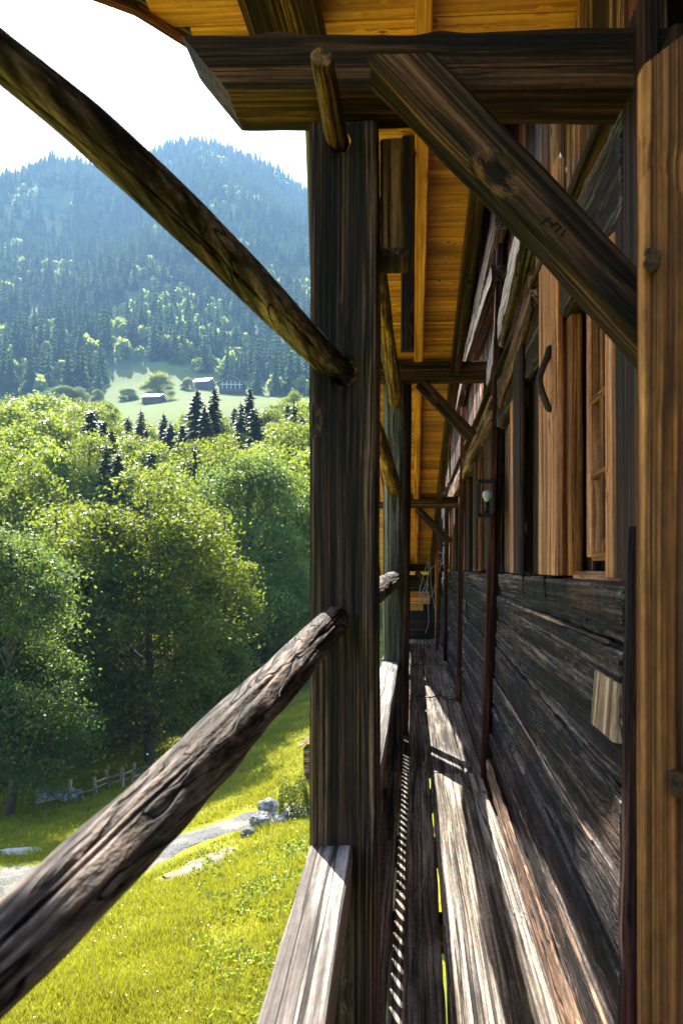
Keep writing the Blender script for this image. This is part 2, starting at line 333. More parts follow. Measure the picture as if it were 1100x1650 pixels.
def groundmat():
    m, nt = newmat('meadow_ground'); n = N(nt); p = n('NewGeometry').outputs['Position']
    d = n('VectorMath', {0: p}, operation='LENGTH').outputs['Value']
    t1 = n('TexNoise', {'Vector': p, 'Scale': .35, 'Detail': 6.0, 'Roughness': .6}).outputs['Fac']
    t2 = n('TexNoise', {'Vector': p, 'Scale': 7.0, 'Detail': 6.0, 'Roughness': .7}).outputs['Fac']
    c = n.mix(n.rng(t1, .35, .65), (.16, .185, .014), (.33, .31, .025)); c = n.mix(n.rng(t2, .35, .7, 0, .6), c, (.12, .13, .02))
    c = n.mix(n.rng(t2, .66, .76, 0, .6), c, (.25, .19, .1))
    t3 = n('TexNoise', {'Vector': p, 'Scale': .012, 'Detail': 6.0}).outputs['Fac']
    cf = n.mix(n.rng(t3, .4, .62), (.05, .09, .04), (.2, .22, .07)); mead = (.10, .14, .018)
    cm = n.mix(n.rng(d, 470, 520), mead, cf)
    c = n.mix(n.rng(d, 110, 170), c, cm)
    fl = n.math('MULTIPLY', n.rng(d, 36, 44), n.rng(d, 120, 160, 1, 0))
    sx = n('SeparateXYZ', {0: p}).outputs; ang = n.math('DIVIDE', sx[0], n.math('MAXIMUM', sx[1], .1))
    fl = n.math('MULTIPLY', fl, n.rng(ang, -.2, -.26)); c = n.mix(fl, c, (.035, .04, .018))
    bp = n('Bump', {'Strength': .6, 'Distance': .08, 'Height': t2}).outputs[0]
    b = n('BsdfPrincipled', {'Base Color': c, 'Roughness': .9, 'Normal': bp, 'Specular IOR Level': .1}); n('OutputMaterial', {0: b.outputs[0]}); return m
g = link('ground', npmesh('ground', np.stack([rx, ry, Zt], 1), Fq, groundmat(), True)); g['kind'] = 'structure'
def gz(x, y):
    D = math.hypot(x, y); z = tz(x, y)
    if D < 60: z += noise.noise(Vector((x*.7, y*.7, 0)))*.10+noise.noise(Vector((x*2.3, y*2.3, 3)))*.04
    elif D > 380: z += far_bump(x, y)
    return z
def onground(px, D): 
    x = D*math.tan(phi(px)); return x, D

# gravel path: a strip on the terrain
def pathmat():
    m, nt = newmat('gravel'); n = N(nt); p = n('NewGeometry').outputs['Position']
    v = n('TexVoronoi', {'Vector': p, 'Scale': 14.0}); t = n('TexNoise', {'Vector': p, 'Scale': 1.2, 'Detail': 5.0}).outputs['Fac']
    c = n.mix(n.rng(v.outputs['Distance'], .1, .6), (.2, .195, .18), (.09, .088, .08)); c = n.mix(n.rng(t, .45, .65, 0, .7), c, (.26, .225, .17))
    b = n('BsdfPrincipled', {'Base Color': c, 'Roughness': .95, 'Normal': n('Bump', {'Strength': .7, 'Distance': .03, 'Height': v.outputs['Distance']}).outputs[0]})
    n('OutputMaterial', {0: b.outputs[0]}); return m
M_grav = pathmat()
def inter_ground(px, py):                                    # first hit of the pixel ray with the terrain
    Ds = np.geomspace(6, 60, 240); xs = Ds*math.tan(phi(px)); zc = -xs*math.sin(TH)+Ds*math.cos(TH)
    zr = EYE+(915-py)/F*zc; hit = np.where(zr <= terrain(xs, Ds))[0]
    i = hit[0] if len(hit) else len(Ds)-1
    return Vector((xs[i], Ds[i], 0))
far_e = [(-250, 1440), (-60, 1408), (60, 1390), (180, 1372), (290, 1346), (390, 1314), (440, 1304), (560, 1280)]
near_e = [(-250, 1500), (-60, 1462), (60, 1436), (190, 1428), (300, 1368), (395, 1338), (440, 1320), (560, 1300)]
def strip(name, a, b, mat, lift, nseg=60, nw=10, wob=.18, seed=0):
    A_ = [inter_ground(*q) for q in a]; B_ = [inter_ground(*q) for q in b]; V = []
    for i in range(nseg+1):
        t = i/nseg*(len(a)-1); k = min(int(t), len(a)-2); f = t-k
        p, q = A_[k].lerp(A_[k+1], f), B_[k].lerp(B_[k+1], f); 
        for j in range(nw+1):
            s = j/nw; r = p.lerp(q, s); wv = wob*fn(i*.35, 0, j*.02, seed)*(abs(s-.5)*2)**2
            r += (q-p).normalized()*wv; V.append((r.x, r.y, gz(r.x, r.y)+lift-(.06 if j in (0, nw) else 0)))
    Fc = [(i*(nw+1)+j, (i+1)*(nw+1)+j, (i+1)*(nw+1)+j+1, i*(nw+1)+j+1) for i in range(nseg) for j in range(nw)]
    return npmesh(name, V, np.array(Fc), mat, True), A_, B_
me, PA, PB = strip('path', far_e, near_e, M_grav, .05)
p = link('path', me); p['kind'] = 'structure'
M_soil = simple('bare_soil', (.2, .165, .11), .95, 0, 3, .25, .4)
me, SA, SB = strip('bare_patch', [(262, 1414), (310, 1384), (372, 1364)], [(268, 1420), (330, 1404), (378, 1380)], M_soil, .05, 14, 6, .3, 5)
s_ = link('bare_patch', me); s_['kind'] = 'structure'

# ------------------------------------------------------------------ meadow grass (real blades)
path_pts = np.array([[q.x, q.y] for k in range(len(PA)-1) for t in np.linspace(0, 1, 12) for s in (.0, .25, .5, .75, 1.) for q in [PA[k].lerp(PA[k+1], t).lerp(PB[k].lerp(PB[k+1], t), s)]])
soil_pts = np.array([[q.x, q.y] for k in range(2) for t in np.linspace(0, 1, 6) for s in (.2, .5, .8) for q in [SA[k].lerp(SA[k+1], t).lerp(SB[k].lerp(SB[k+1], t), s)]])
def blades(n, dmin, dmax, hgt, wid, pw=1.4, pxr=(-120, 640)):
    D = dmin*(dmax/dmin)**(rng.random(n)**pw); ang = np.arctan((rng.uniform(*pxr, n)-605)/F)-TH
    x, y = D*np.tan(ang), D
    keep = np.ones(n, bool)
    for i in range(0, n, 20000):
        s = slice(i, i+20000); keep[s] &= (np.hypot(x[s, None]-path_pts[None, :, 0], y[s, None]-path_pts[None, :, 1]).min(1) > .38)
        keep[s] &= (np.hypot(x[s, None]-soil_pts[None, :, 0], y[s, None]-soil_pts[None, :, 1]).min(1) > .22)
    x, y = x[keep], y[keep]; n = len(x); z = terrain(x, y)
    nz = np.array([noise.noise(Vector((a*.7, b*.7, 0)))*.10+noise.noise(Vector((a*2.3, b*2.3, 3)))*.04 for a, b in zip(x, y)])
    tall = np.array([.55+.9*max(0, noise.noise(Vector((a*.9, b*.9, 9)))+.35) for a, b in zip(x, y)])
    z = z+nz-.01; sc_ = np.hypot(x, y)/9
    h = hgt*tall*rng.uniform(.5, 1.3, n)*np.clip(sc_, .7, 1.7)**.5; ww = wid*rng.uniform(.6, 1.4, n)*np.clip(sc_, .8, 3)
    a = rng.uniform(0, 2*np.pi, n); lean = rng.uniform(0, .9, n)*h; la = rng.uniform(0, 2*np.pi, n)
    c, s = np.cos(a)*ww/2, np.sin(a)*ww/2
    V = np.stack([np.stack([x-c, y-s, z], 1), np.stack([x+c, y+s, z], 1), np.stack([x+np.cos(la)*lean, y+np.sin(la)*lean, z+h], 1)], 1).reshape(-1, 3)
    return V, np.arange(len(V)).reshape(-1, 3)
V, Fc = blades(330000, 6.5, 46, .11, .013)
tag(link('meadow_grass', npmesh('meadow_grass', V, Fc, M_grass)), 'sunlit yellow green meadow grass on the slope below the balcony', 'grass', None, 'stuff')
V, Fc = blades(9000, 7.5, 30, .20, .006)
M_straw = leafmat('dry_straw', (.3, .25, .1), (.5, .42, .2), (.5, .42, .2), .4)
tag(link('dry_grass_stalks', npmesh('dry_grass_stalks', V, Fc, M_straw)), 'thin dry straw coloured stalks standing in the meadow', 'grass', None, 'stuff')
# broad weeds on the near bank, little white flowers
n = 3000; D = rng.uniform(7.5, 17, n); pxs = 300+rng.random(n)**.7*330; V = []; 
xx = D*np.tan(np.arctan((pxs-605)/F)-TH); zz = terrain(xx, D); k_ = [i for i in range(n) if noise.noise(Vector((xx[i]*.8, D[i]*.8, 4))) > -.12]
for i in k_:
    if np.hypot(xx[i]-path_pts[:, 0], D[i]-path_pts[:, 1]).min() < .45: continue
    for q in range(5):
        a = random.random()*6.28; L = random.uniform(.03, .085); wd = L*.3; up = random.uniform(.02, .08)
        z = zz[i]+.03; c, s = math.cos(a), math.sin(a)
        V += [(xx[i], D[i], z), (xx[i]+c*L*.5-s*wd, D[i]+s*L*.5+c*wd, z+up), (xx[i]+c*L, D[i]+s*L, z+up*1.1), (xx[i]+c*L*.5+s*wd, D[i]+s*L*.5-c*wd, z+up)]
tag(link('meadow_weeds', npmesh('meadow_weeds', V, np.arange(len(V)).reshape(-1, 4), M_weed)), 'broad leaved weeds among the grass on the near bank', 'weeds', None, 'stuff')
V = []
for i in range(170):
    d = random.uniform(8, 20); x, y = onground(random.uniform(-40, 560), d)
    if np.hypot(x-path_pts[:, 0], y-path_pts[:, 1]).min() < .5: continue
    z = gz(x, y)+random.uniform(.07, .15); r = .010*d/9
    V += [(x-r, y-r, z), (x+r, y-r, z+.3*r), (x+r, y+r, z), (x-r, y+r, z-.3*r)]
tag(link('meadow_flowers', npmesh('meadow_flowers', V, np.arange(len(V)).reshape(-1, 4), M_flower)), 'tiny white flowers scattered in the meadow', 'flowers', None, 'stuff')

# ------------------------------------------------------------------ trees
def leaf_quads(C, size, up=.35, asp=.6):
    n = len(C); nr = rng.normal(size=(n, 3)); nr[:, 2] += up*2; nr /= np.linalg.norm(nr, axis=1)[:, None]
    a = np.cross(nr, rng.normal(size=(n, 3))); a /= np.linalg.norm(a, axis=1)[:, None]; b = np.cross(nr, a)
    s = (size*rng.uniform(.6, 1.4, n))[:, None]
    V = np.stack([C-a*s, C-b*s*asp, C+a*s, C+b*s*asp], 1).reshape(-1, 3); return V, np.arange(len(V)).reshape(-1, 4)
def broadleaf(name, mat, R, clumps, per, leaf, low=.12, seed=0, pts=None):
    """unit tree: height 1, crown radius R"""
    r = np.random.default_rng(seed); C = []
    nb = clumps
    nl = 34; th = r.uniform(0, 2*np.pi, nl); t = np.sort(r.uniform(low+.04, .9, nl)); t[-1] = .9
    prof = np.sin(np.pi*np.clip((t-low+.03)/(1.03-low), 0, 1)**.8)**.6
    rad = R*prof*(1+.2*np.sin(th*3+seed))*r.uniform(.45, .8, nl); rad[-1] *= .2
    lr = R*r.uniform(.28, .5, nl); lc = np.stack([np.cos(th)*rad, np.sin(th)*rad, t], 1); ctr = []
    while len(ctr) < nb:
        k = r.integers(nl); d = r.normal(size=3); d[:2] += lc[k, :2]/max(R, .01)*1.1; d[2] += .35; d /= np.linalg.norm(d)
        p_ = lc[k]+d*lr[k]*r.uniform(.7, 1.02)*np.array([1, 1, .8])
        if low*.5 < p_[2] < 1.0: ctr.append(p_)
    ctr = np.array(ctr)
    L = []
    for c in ctr:
        s = r.uniform(.5, 1.4)*.03; q = r.normal(size=(int(per*r.uniform(.6, 1.4)), 3))*np.array([s*1.25, s*1.25, s*.62])
        q[:, 2] -= (np.hypot(q[:, 0], q[:, 1])**2)*5; L.append(c+q)
    L = np.concatenate(L); V, Fq_ = leaf_quads(L, leaf)
    crown = npmesh(name+'_crown', V, Fq_, mat)
    # trunk with limbs
    TV, TF = [], []
    def tube(pts, rad, k=6):
        o = len(TV)
        for i, p in enumerate(pts):
            for j in range(k): a = 6.283*j/k; TV.append((p[0]+math.cos(a)*rad[i], p[1]+math.sin(a)*rad[i], p[2]))
        for i in range(len(pts)-1):
            for j in range(k): TF.append((o+i*k+j, o+i*k+(j+1) % k, o+(i+1)*k+(j+1) % k, o+(i+1)*k+j))
    bend = r.normal(0, .012, 9)
    tr = [(bend[i], bend[(i*3) % 9], z) for i, z in enumerate(np.linspace(-.03, .93, 9))]
    tube(tr, np.linspace(.017, .003, 9))
    for c in ctr[r.permutation(nb)[:60]]:
        z0 = max(.1, c[2]-.1-.6*np.hypot(c[0], c[1])); k = z0*8.0; b0 = tr[min(8, int(k))]
        m_ = (np.array([b0[0], b0[1], z0])+c)/2+np.array([0, 0, -.012]); tube([(b0[0], b0[1], z0), tuple(m_), tuple(c)], [.0052, .0035, .0012], 4)
    trunk = npmesh(name+'_trunk', TV, TF, M_bark, True); return trunk, crown
def spruce(name, mat, R=.17, whorls=38, nb=9, twigs=9, leaf=.011, seed=0):
    r = np.random.default_rng(seed); C = []; V = []
    for i in range(whorls):
        t = .06+.93*(i/whorls)**.95; rad = R*(1-t)**.8*r.uniform(.7, 1.12)+.006
        for j in range(nb):
            if r.random() < .1: continue
            a = r.uniform(0, 6.283); rl = rad*r.uniform(.55, 1.15); dr = rl*r.uniform(.2, .75)
            for k in range(twigs):
                s = (k+1)/twigs; base = np.array([math.cos(a)*rl*s, math.sin(a)*rl*s, t-dr*s**1.4+rl*.12*s**4])
                w_ = rl*.28*(1-s*.7)+.004; sa = np.array([-math.sin(a), math.cos(a), 0]); ou = np.array([math.cos(a), math.sin(a), -.35])
                for sg in (-1, 1):
                    tip = base+sa*sg*w_*r.uniform(.6, 1.2)+ou*w_*.5+np.array([0, 0, -w_*r.uniform(.2, .9)])
                    pw = ou*leaf*r.uniform(.5, 1.1); V += [base-pw, base+pw, tip+pw*.3, tip-pw*.3]
    crown = npmesh(name+'_crown', V, np.arange(len(V)).reshape(-1, 4), mat)
    TV, TF = [], []; z_ = [(-.02, .013), (.5, .008), (.995, .001)]
    for z, q in z_:
        for j in range(7): TV.append((math.cos(j*.8976)*q, math.sin(j*.8976)*q, z))
    for i in range(2):
        for j in range(7): TF.append((i*7+j, i*7+(j+1) % 7, (i+1)*7+(j+1) % 7, (i+1)*7+j))
    return npmesh(name+'_trunk', TV, TF, M_bark, True), crown
PB_ = [broadleaf('maple', M_leaf, .27, 480, 100, .0066, .08, 1), broadleaf('broadleaf', M_leaf, .24, 420, 96, .0068, .1, 2), broadleaf('ash', M_leaf_l, .25, 420, 96, .0066, .06, 3),
       broadleaf('beech', M_leaf_b, .26, 480, 100, .0066, .04, 4), broadleaf('lime', M_leaf_l, .3, 330, 60, .0100, .08, 5), broadleaf('alder', M_leaf, .25, 330, 60, .0100, .06, 6)]
PS_ = [spruce('spruce', M_needle, .2, 62, 7, 9, .015, seed=1), spruce('spruce', M_needle, .17, 54, 7, 9, .015, seed=2)]
def tree(name, proto, px, D, toppy, label, cat, group=None, wide=1.0, h=None):
    x, y = onground(px, D); z = gz(x, y); top = PY(px, toppy, D).z; H = h or max(3, top-z)
    t = thing(name, (x, y, z), label, cat, group); rz = random.random()*6.28
    for nm, me in zip(('trunk', 'crown'), proto):
        o = bpy.data.objects.new(nm, me); COL.objects.link(o); o.parent = t; o.scale = (H*wide, H*wide, H); o.rotation_euler.z = rz
    return t
NEAR = [
 (12, 25, 850, 3, .95, 'blue green leafy tree nearest the balcony, at the left edge of the meadow'),
 (-90, 27, 800, 0, 1, 'broad green tree cut off by the left edge of the photo'),
 (88, 33, 800, 2, .95, 'light green leafy tree between the blue green edge tree and the big maple'),
 (235, 33, 762, 0, 1.08, 'big round maple with yellowing crown top in the middle of the wood edge'),
 (322, 37, 800, 1, .9, 'dark green maple right behind the shoulder of the big yellowing maple'),
 (160, 39, 815, 1, .9, 'green broadleaf tree just left behind the big yellowing maple'),
 (405, 46, 730, 3, .95, 'tall dark blue green tree right of the big maple'),
 (455, 52, 705, 2, .85, 'bright green tall ash close behind the handrail post, above the meadow'),
 (352, 56, 705, 1, .95, 'tall dark rounded tree behind the gap right of the big maple'),
 (505, 62, 720, 2, .9, 'bright green tree partly hidden by the front balcony post'),
 (50, 46, 735, 4, .8, 'pale green feathery tree rising behind the left edge tree'),
 (-10, 52, 700, 4, .8, 'pale sunlit broadleaf at the left photo edge, behind the first row'),
]
for px, D, ty, k, wd, lab in NEAR: tree('broadleaf_tree', PB_[k], px, D, ty, lab, 'tree', 'broadleaf trees along the wood edge', wd)
ORD = ['first', 'second', 'third', 'fourth', 'fifth', 'sixth', 'seventh', 'eighth', 'ninth', 'tenth', 'eleventh', 'twelfth', 'thirteenth', 'fourteenth', 'fifteenth', 'sixteenth', 'seventeenth', 'eighteenth', 'nineteenth', 'twentieth']
for i, (px, D, ty, k) in enumerate(sorted([(120, 44, 905, 3), (200, 42, 960, 1), (290, 45, 930, 1), (370, 50, 900, 3), (30, 36, 960, 1), (-60, 38, 900, 3), (140, 50, 850, 0), (260, 52, 850, 1), (330, 62, 820, 3), (430, 66, 830, 3), (470, 75, 800, 4), (210, 58, 800, 3), (90, 56, 800, 1)])):
    tree('understorey_tree', PB_[k], px, D, ty, f'shaded low tree inside the wood edge, {ORD[i]} from the left', 'tree', 'understorey trees in the wood', 1.25)
SPR = [(330, 88, 650, 'lower dark spruce under the tall pair before the far gabled chalet'), (388, 90, 645, 'dark spruce crowding the left side of the pointed one right of the chalet'), (410, 85, 652, 'dark spruce crowding the right side of the pointed one right of the chalet'), (485, 85, 665, 'lower dark spruce touching the front balcony post'), (180, 70, 690, 'dark spruce joined to the right side of the broad dark one'), (62, 70, 742, 'small dark spruce right of the pointed one at left'), (318, 100, 625, 'left spruce of the dark pair standing before the far gabled chalet'), (345, 96, 622, 'taller spruce of the dark pair just left of the far gabled chalet'),
 (378, 120, 655, 'slim spruce between the dark pair and the dark spruce right of the chalet'), (402, 98, 620, 'dark pointed spruce right of the far gabled chalet'),
 (463, 105, 648, 'dark spruce left of the two beside the front post'), (474, 92, 645, 'dark spruce right beside the front balcony post'), (150, 80, 655, 'taller dark spruce left of the small white roofed hut'),
 (168, 72, 672, 'broad dark spruce rising from the middle of the wood'), (118, 76, 705, 'thin see through spruce left of the broad dark one'), (34, 62, 725, 'dark pointed spruce among the pale trees at left'),
 (236, 84, 690, 'thin dark spruce below the far meadow'), (262, 98, 676, 'left small spruce of the two below the far meadow'), (275, 95, 678, 'right small spruce of the two below the far meadow'),
 (207, 105, 668, 'small spruce tip rising below the white roofed hut'), (8, 70, 760, 'dark spruce near the left photo edge in the wood'), (135, 110, 680, 'distant small spruce tip behind the broad dark one'), (420, 112, 668, 'small spruce tip right of the dark pointed spruce')]
for i, (px, D, ty, lab) in enumerate(SPR): tree('spruce_tree', PS_[i % 2], px, D, ty, lab, 'tree', 'spruces rising from the wood', random.uniform(1.0, 1.35))
r_ = random.Random(5); ROWN = {64: 'nearest', 78: 'second nearest', 95: 'third nearest', 118: 'fourth nearest', 150: 'last but one', 190: 'farthest'}
for D0, ylo, n in ((64, 718, 11), (78, 694, 12), (95, 676, 15), (118, 660, 18), (150, 660, 20), (190, 662, 18)):
    for i in range(n):
        px = -70+(i+r_.uniform(.1, .9))*640/n; D = D0*r_.uniform(.93, 1.08)
        if 190 < px < 300 and D0 > 90: 
            if r_.random() < .5: continue
            ty = ylo+r_.uniform(8, 34)
        else: ty = ylo+r_.uniform(-12, 38)-(26 if px < 175 or px > 425 else 0)
        tree('wood_tree', PB_[r_.choice([4, 4, 5, 2, 4])], px, D, ty, f'sunlit rounded crown in the wood, {ORD[i]} from the left in the {ROWN[D0]} row', 'tree', 'broadleaf crowns filling the wood', r_.uniform(.9, 1.2))
sr = random.Random(21)
for i in range(16):
    px = 95+i*25+sr.uniform(-9, 9); D = sr.uniform(56, 115)
    tree('spruce_tree', PS_[i % 2], px, D, sr.uniform(655, 725), f'dark spruce poking out of the green crowns, {ORD[i]} of these from the left', 'tree', 'small dark spruces among the crowns', sr.uniform(.95, 1.3))
FT = [(256, 345, 600, 1.5, 'big round tree on the far meadow above the small white roofed hut'), (208, 360, 627, 1.9, 'low round tree left of the hut on the far meadow'), (104, 330, 622, 1.5, 'wide leafy tree at the left end of the far meadow'),
 (75, 320, 632, 1.3, 'smaller tree left beside the wide leafy one on the far meadow'), (158, 350, 627, 1.2, 'pale roundish tree between the wide tree and the low round tree'), (50, 325, 640, 1.3, 'leftmost small tree on the far meadow'),
 (303, 400, 610, 1.4, 'pale tree beside the left end of the far gabled chalet'), (128, 335, 625, 1.3, 'upright leafy tree joined to the wide leafy tree on its right')]
for px, D, ty, wd, lab in FT: tree('meadow_tree', PB_[random.choice([0, 3, 1])], px, D, ty-8, lab, 'tree', 'trees on the far meadow', wd*1.1).location.z -= 2.2

# far forest on the mountain
def lowspruce(seed):
    r = np.random.default_rng(seed); V = []
    for i in range(11):
        t = .05+.9*i/11; rad = .2*(1-t)**.9*r.uniform(.8, 1.15)+.004
        for j in range(6):
            a = j*1.047+r.uniform(-.4, .4)+i; rl = rad*r.uniform(.7, 1.25); c, s = math.cos(a), math.sin(a); w2 = rl*.42
            top = t+.11*(1-t*.4); V += [(0, 0, top), (c*rl*.55-s*w2, s*rl*.55+c*w2, t-rl*.1), (c*rl, s*rl, t-rl*.45), (c*rl*.55+s*w2, s*rl*.55-c*w2, t-rl*.1)]
    return np.array(V)
def lowleaf(seed):
    r = np.random.default_rng(seed); n = 80; v = r.normal(size=(n, 3)); v /= np.linalg.norm(v, axis=1)[:, None]; v[:, 2] = np.abs(v[:, 2])*1.0-.25*r.random(n)
    C = v*np.array([.34, .34, .6])*r.uniform(.75, 1.05, n)[:, None]+np.array([0, 0, .35]); q, _ = leaf_quads(C, .12, .2, .9); return q
LS = [lowspruce(i) for i in range(6)]; LL = [lowleaf(i) for i in range(4)]
pts = []; n = 6500; D = np.sqrt(rng.uniform(385**2, 1420**2, n)); pxs = rng.uniform(-130, 640, n)
xs = D*np.tan(np.arctan((pxs-605)/F)-TH); zs = terrain(xs, D)
far = []
for x, y, z, px in zip(xs, D, zs, pxs):
    z += far_bump(x, y)
    py = 915-(z-EYE)/y*F
    light = noise.noise(Vector((x/70, y/110, 2)))
    track = abs(px-(195+(py-560)*-.12)) < 16 and py > 480
    scree = abs(px-(75+(py-330)*-.9)) < 24 and 290 < py < 345
    if scree and random.random() < .8: continue
    if track and random.random() < .75: kind = 1 if random.random() < .5 else None
    else: kind = 1 if (light > .22-.45*max(0, (py-400)/200) and random.random() < .45) else 0
    if kind is None: continue
    if (y < 430 and 165 < px < 412) or (y < 460 and 165 < px < 300): continue
    far.append((x, y, z, kind, px))
far.sort(key=lambda f: f[1])
fm = {}
def far_mesh(kind, k):
    if (kind, k) not in fm:
        q = LS[k] if kind == 0 else LL[k % 4]; fm[(kind, k)] = npmesh('far_tree', q, np.arange(len(q)).reshape(-1, 4), M_farneedle if kind == 0 else M_farleaf)
    return fm[(kind, k)]
VS = {0: [], 1: []}; cnts = {0: 0, 1: 0}; lim = {0: 230, 1: 70}
for x, y, z, kind, px in far:
    k = random.randrange(6); H = random.uniform(17, 34) if kind == 0 else random.uniform(9, 17)
    wd = H*random.uniform(.85, 1.25) if kind == 0 else H*random.uniform(.75, 1.1); rz = random.random()*6.28
    if cnts[kind] < lim[kind] and 0 < px < 497:
        cnts[kind] += 1; o = link('distant_spruce' if kind == 0 else 'distant_broadleaf', far_mesh(kind, k)); o.location = (x, y, z-.5); o.scale = (wd, wd, H); o.rotation_euler.z = rz
        if kind == 0: tag(o, 'hazy blue spruce on the lower part of the wooded mountainside', 'tree', 'spruces on the lower mountainside')
        else: tag(o, 'pale leafy tree among the spruces on the lower mountainside', 'tree', 'leafy trees on the lower mountainside')
        continue
    q = LS[k] if kind == 0 else LL[k % 4]; c, s = math.cos(rz), math.sin(rz)
    VS[kind].append(np.stack([(q[:, 0]*c-q[:, 1]*s)*wd+x, (q[:, 0]*s+q[:, 1]*c)*wd+y, q[:, 2]*H+z-.5], 1))
for kind, nm, mt, lab in ((0, 'mountain_spruce_forest', M_farneedle, 'dense blue hazy spruce forest covering the mountain'), (1, 'mountain_broadleaf_patches', M_farleaf, 'pale leafy patches within the mountain forest')):
    V = np.concatenate(VS[kind]); tag(link(nm, npmesh(nm, V, np.arange(len(V)).reshape(-1, 4), mt)), lab, 'forest', None, 'stuff')

# ------------------------------------------------------------------ far buildings, fence, rocks, shed, bush
M_whiteroof = simple('pale_metal_roof', (.75, .76, .78), .5); M_barnwall = simple('dark_barn_boards', (.08, .065, .055), .9, 0, 2, .4)
M_barnroof = simple('grey_shingle_roof', (.2, .19, .2), .9, 0, 2, .3); M_white = simple('white_trim', (.7, .7, .72), .7)
def house(name, px, D, wpx, wallh, roofh, rot, mroof, label):
    x, y = onground(px, D); z = gz(x, y); W = wpx/F*D; t = thing(name, (x, y, z), label, 'house'); t.rotation_euler.z = rot
    def ch(nm, V, Fc, mt):
        o = bpy.data.objects.new(nm, pymesh(nm, V, Fc, mt)); COL.objects.link(o); o.parent = t; return o
    def bx(nm, c, s, mt):
        V = [(c[0]+a*s[0]/2, c[1]+b*s[1]/2, c[2]+q*s[2]/2) for a in (-1, 1) for b in (-1, 1) for q in (-1, 1)]
        return ch(nm, V, [(0, 1, 3, 2), (4, 6, 7, 5), (0, 4, 5, 1), (2, 3, 7, 6), (0, 2, 6, 4), (1, 5, 7, 3)], mt)
    L = W*.9; hw = W/2; a, b = wallh, roofh
    ch('wall', [(-hw, -L/2, -1), (hw, -L/2, -1), (hw, -L/2, a), (0, -L/2, a+b), (-hw, -L/2, a), (-hw, L/2, -1), (hw, L/2, -1), (hw, L/2, a), (0, L/2, a+b), (-hw, L/2, a)],
       [(0, 1, 2, 3, 4), (9, 8, 7, 6, 5), (0, 4, 9, 5), (1, 6, 7, 2)], M_barnwall)
    o = .1*W; e = b/hw*o; T = .35
    for sg in (-1, 1):
        q = [(0, -L/2-o, a+b), (sg*(hw+o), -L/2-o, a-e), (sg*(hw+o), L/2+o, a-e), (0, L/2+o, a+b)]
        ch('roof_slope', [(u[0], u[1], u[2]+.05) for u in q]+[(u[0], u[1], u[2]+T) for u in q], [(0, 1, 2, 3), (7, 6, 5, 4), (0, 4, 5, 1), (1, 5, 6, 2), (2, 6, 7, 3), (3, 7, 4, 0)], mroof)
    return t, bx, W, L
t, bx, W, L = house('gabled_chalet', 375, 400, 38, 4.2, 4.0, .1, M_barnroof, 'dark gabled chalet with white lines on the far meadow behind the spruces')
for i in range(5): bx('gable_stud', (-W*.36+i*W*.18, -L/2-.12, 3.2), (.35, .2, 4.4), M_white)
bx('balcony_band', (0, -L/2-.14, 3.4), (W*.95, .22, .4), M_white)
for i in range(4): bx('window', (-W*.27+i*W*.18, -L/2-.1, 1.6), (1.0, .15, 1.2), M_darkin)
t, bx, W, L = house('white_roofed_hut', 248, 330, 30, 2.0, 2.0, math.radians(88), M_whiteroof, 'small dark hut with a shining white roof on the far meadow')
bx('door', (W/2+.1, 0, .8), (.15, 1.2, 1.9), M_darkin)
t, bx, W, L = house('grey_roofed_barn', 330, 410, 26, 3.0, 2.6, math.radians(80), M_whiteroof, 'low barn with a pale roof just left of the far gabled chalet')
bx('door', (W/2+.1, 0, 1.2), (.15, 2.2, 2.6), M_darkin)

def fence_at(px, py, D=None):
    q = inter_ground(px, py); return Vector((q.x, q.y, gz(q.x, q.y)))
M_fence = wood('grey_fence_wood', (.12, .1, .085), (.3, .27, .24), (.45, .42, .38), fine=30)
fp = [(60, 1302), (112, 1292), (154, 1283), (174, 1275), (198, 1270), (215, 1262), (255, 1252)]
G = [fence_at(*q) for q in fp]
ft = thing('pasture_fence', G[2], 'weathered wooden pasture fence along the foot of the wood', 'fence')
for i, q in enumerate(G): beam('fence_post', q-Vector((0, 0, .2)), q+Vector((random.uniform(-.06, .06), 0, .72+.12*(i % 2))), .12, .12, M_fence, ft, up=Vector((0, 1, 0)), seg=4, n=1)
for i in range(len(G)-1):
    for hh in (.28, .52) if i > 1 else (.2,): beam('fence_rail', G[i]+Vector((0, -.09, hh)), G[i+1]+Vector((0, -.09, hh+.03)), .04, .08, M_fence, ft, seg=4, n=1)
def rock_me(name, seed, mat, sub=4):
    import bmesh
    bm = bmesh.new(); bmesh.ops.create_icosphere(bm, subdivisions=sub, radius=1)
    for v in bm.verts:
        c = v.co.normalized(); d = .75+.35*noise.noise(c*1.2+Vector((seed, 0, 0)))+.22*abs(noise.noise(c*2.7+Vector((0, seed, 0))))+.06*noise.noise(c*8+Vector((seed, 3, 0)))
        v.co = c*d
    me = bpy.data.meshes.new(name); bm.to_mesh(me); bm.free(); me.materials.append(mat); 
    return me
def rockmat():
    m, nt = newmat('limestone'); n = N(nt); p = n('TexCoord').outputs['Object']
    t = n('TexNoise', {'Vector': p, 'Scale': 2.2, 'Detail': 8.0, 'Roughness': .7}).outputs['Fac']
    c = n.ramp(t, [(.36, (.07, .065, .06)), (.5, (.3, .29, .28)), (.66, (.58, .57, .55))])
    b = n('BsdfPrincipled', {'Base Color': c, 'Roughness': .9, 'Normal': n('Bump', {'Strength': .9, 'Distance': .2, 'Height': t}).outputs[0]}); n('OutputMaterial', {0: b.outputs[0]}); return m
M_rock = rockmat()
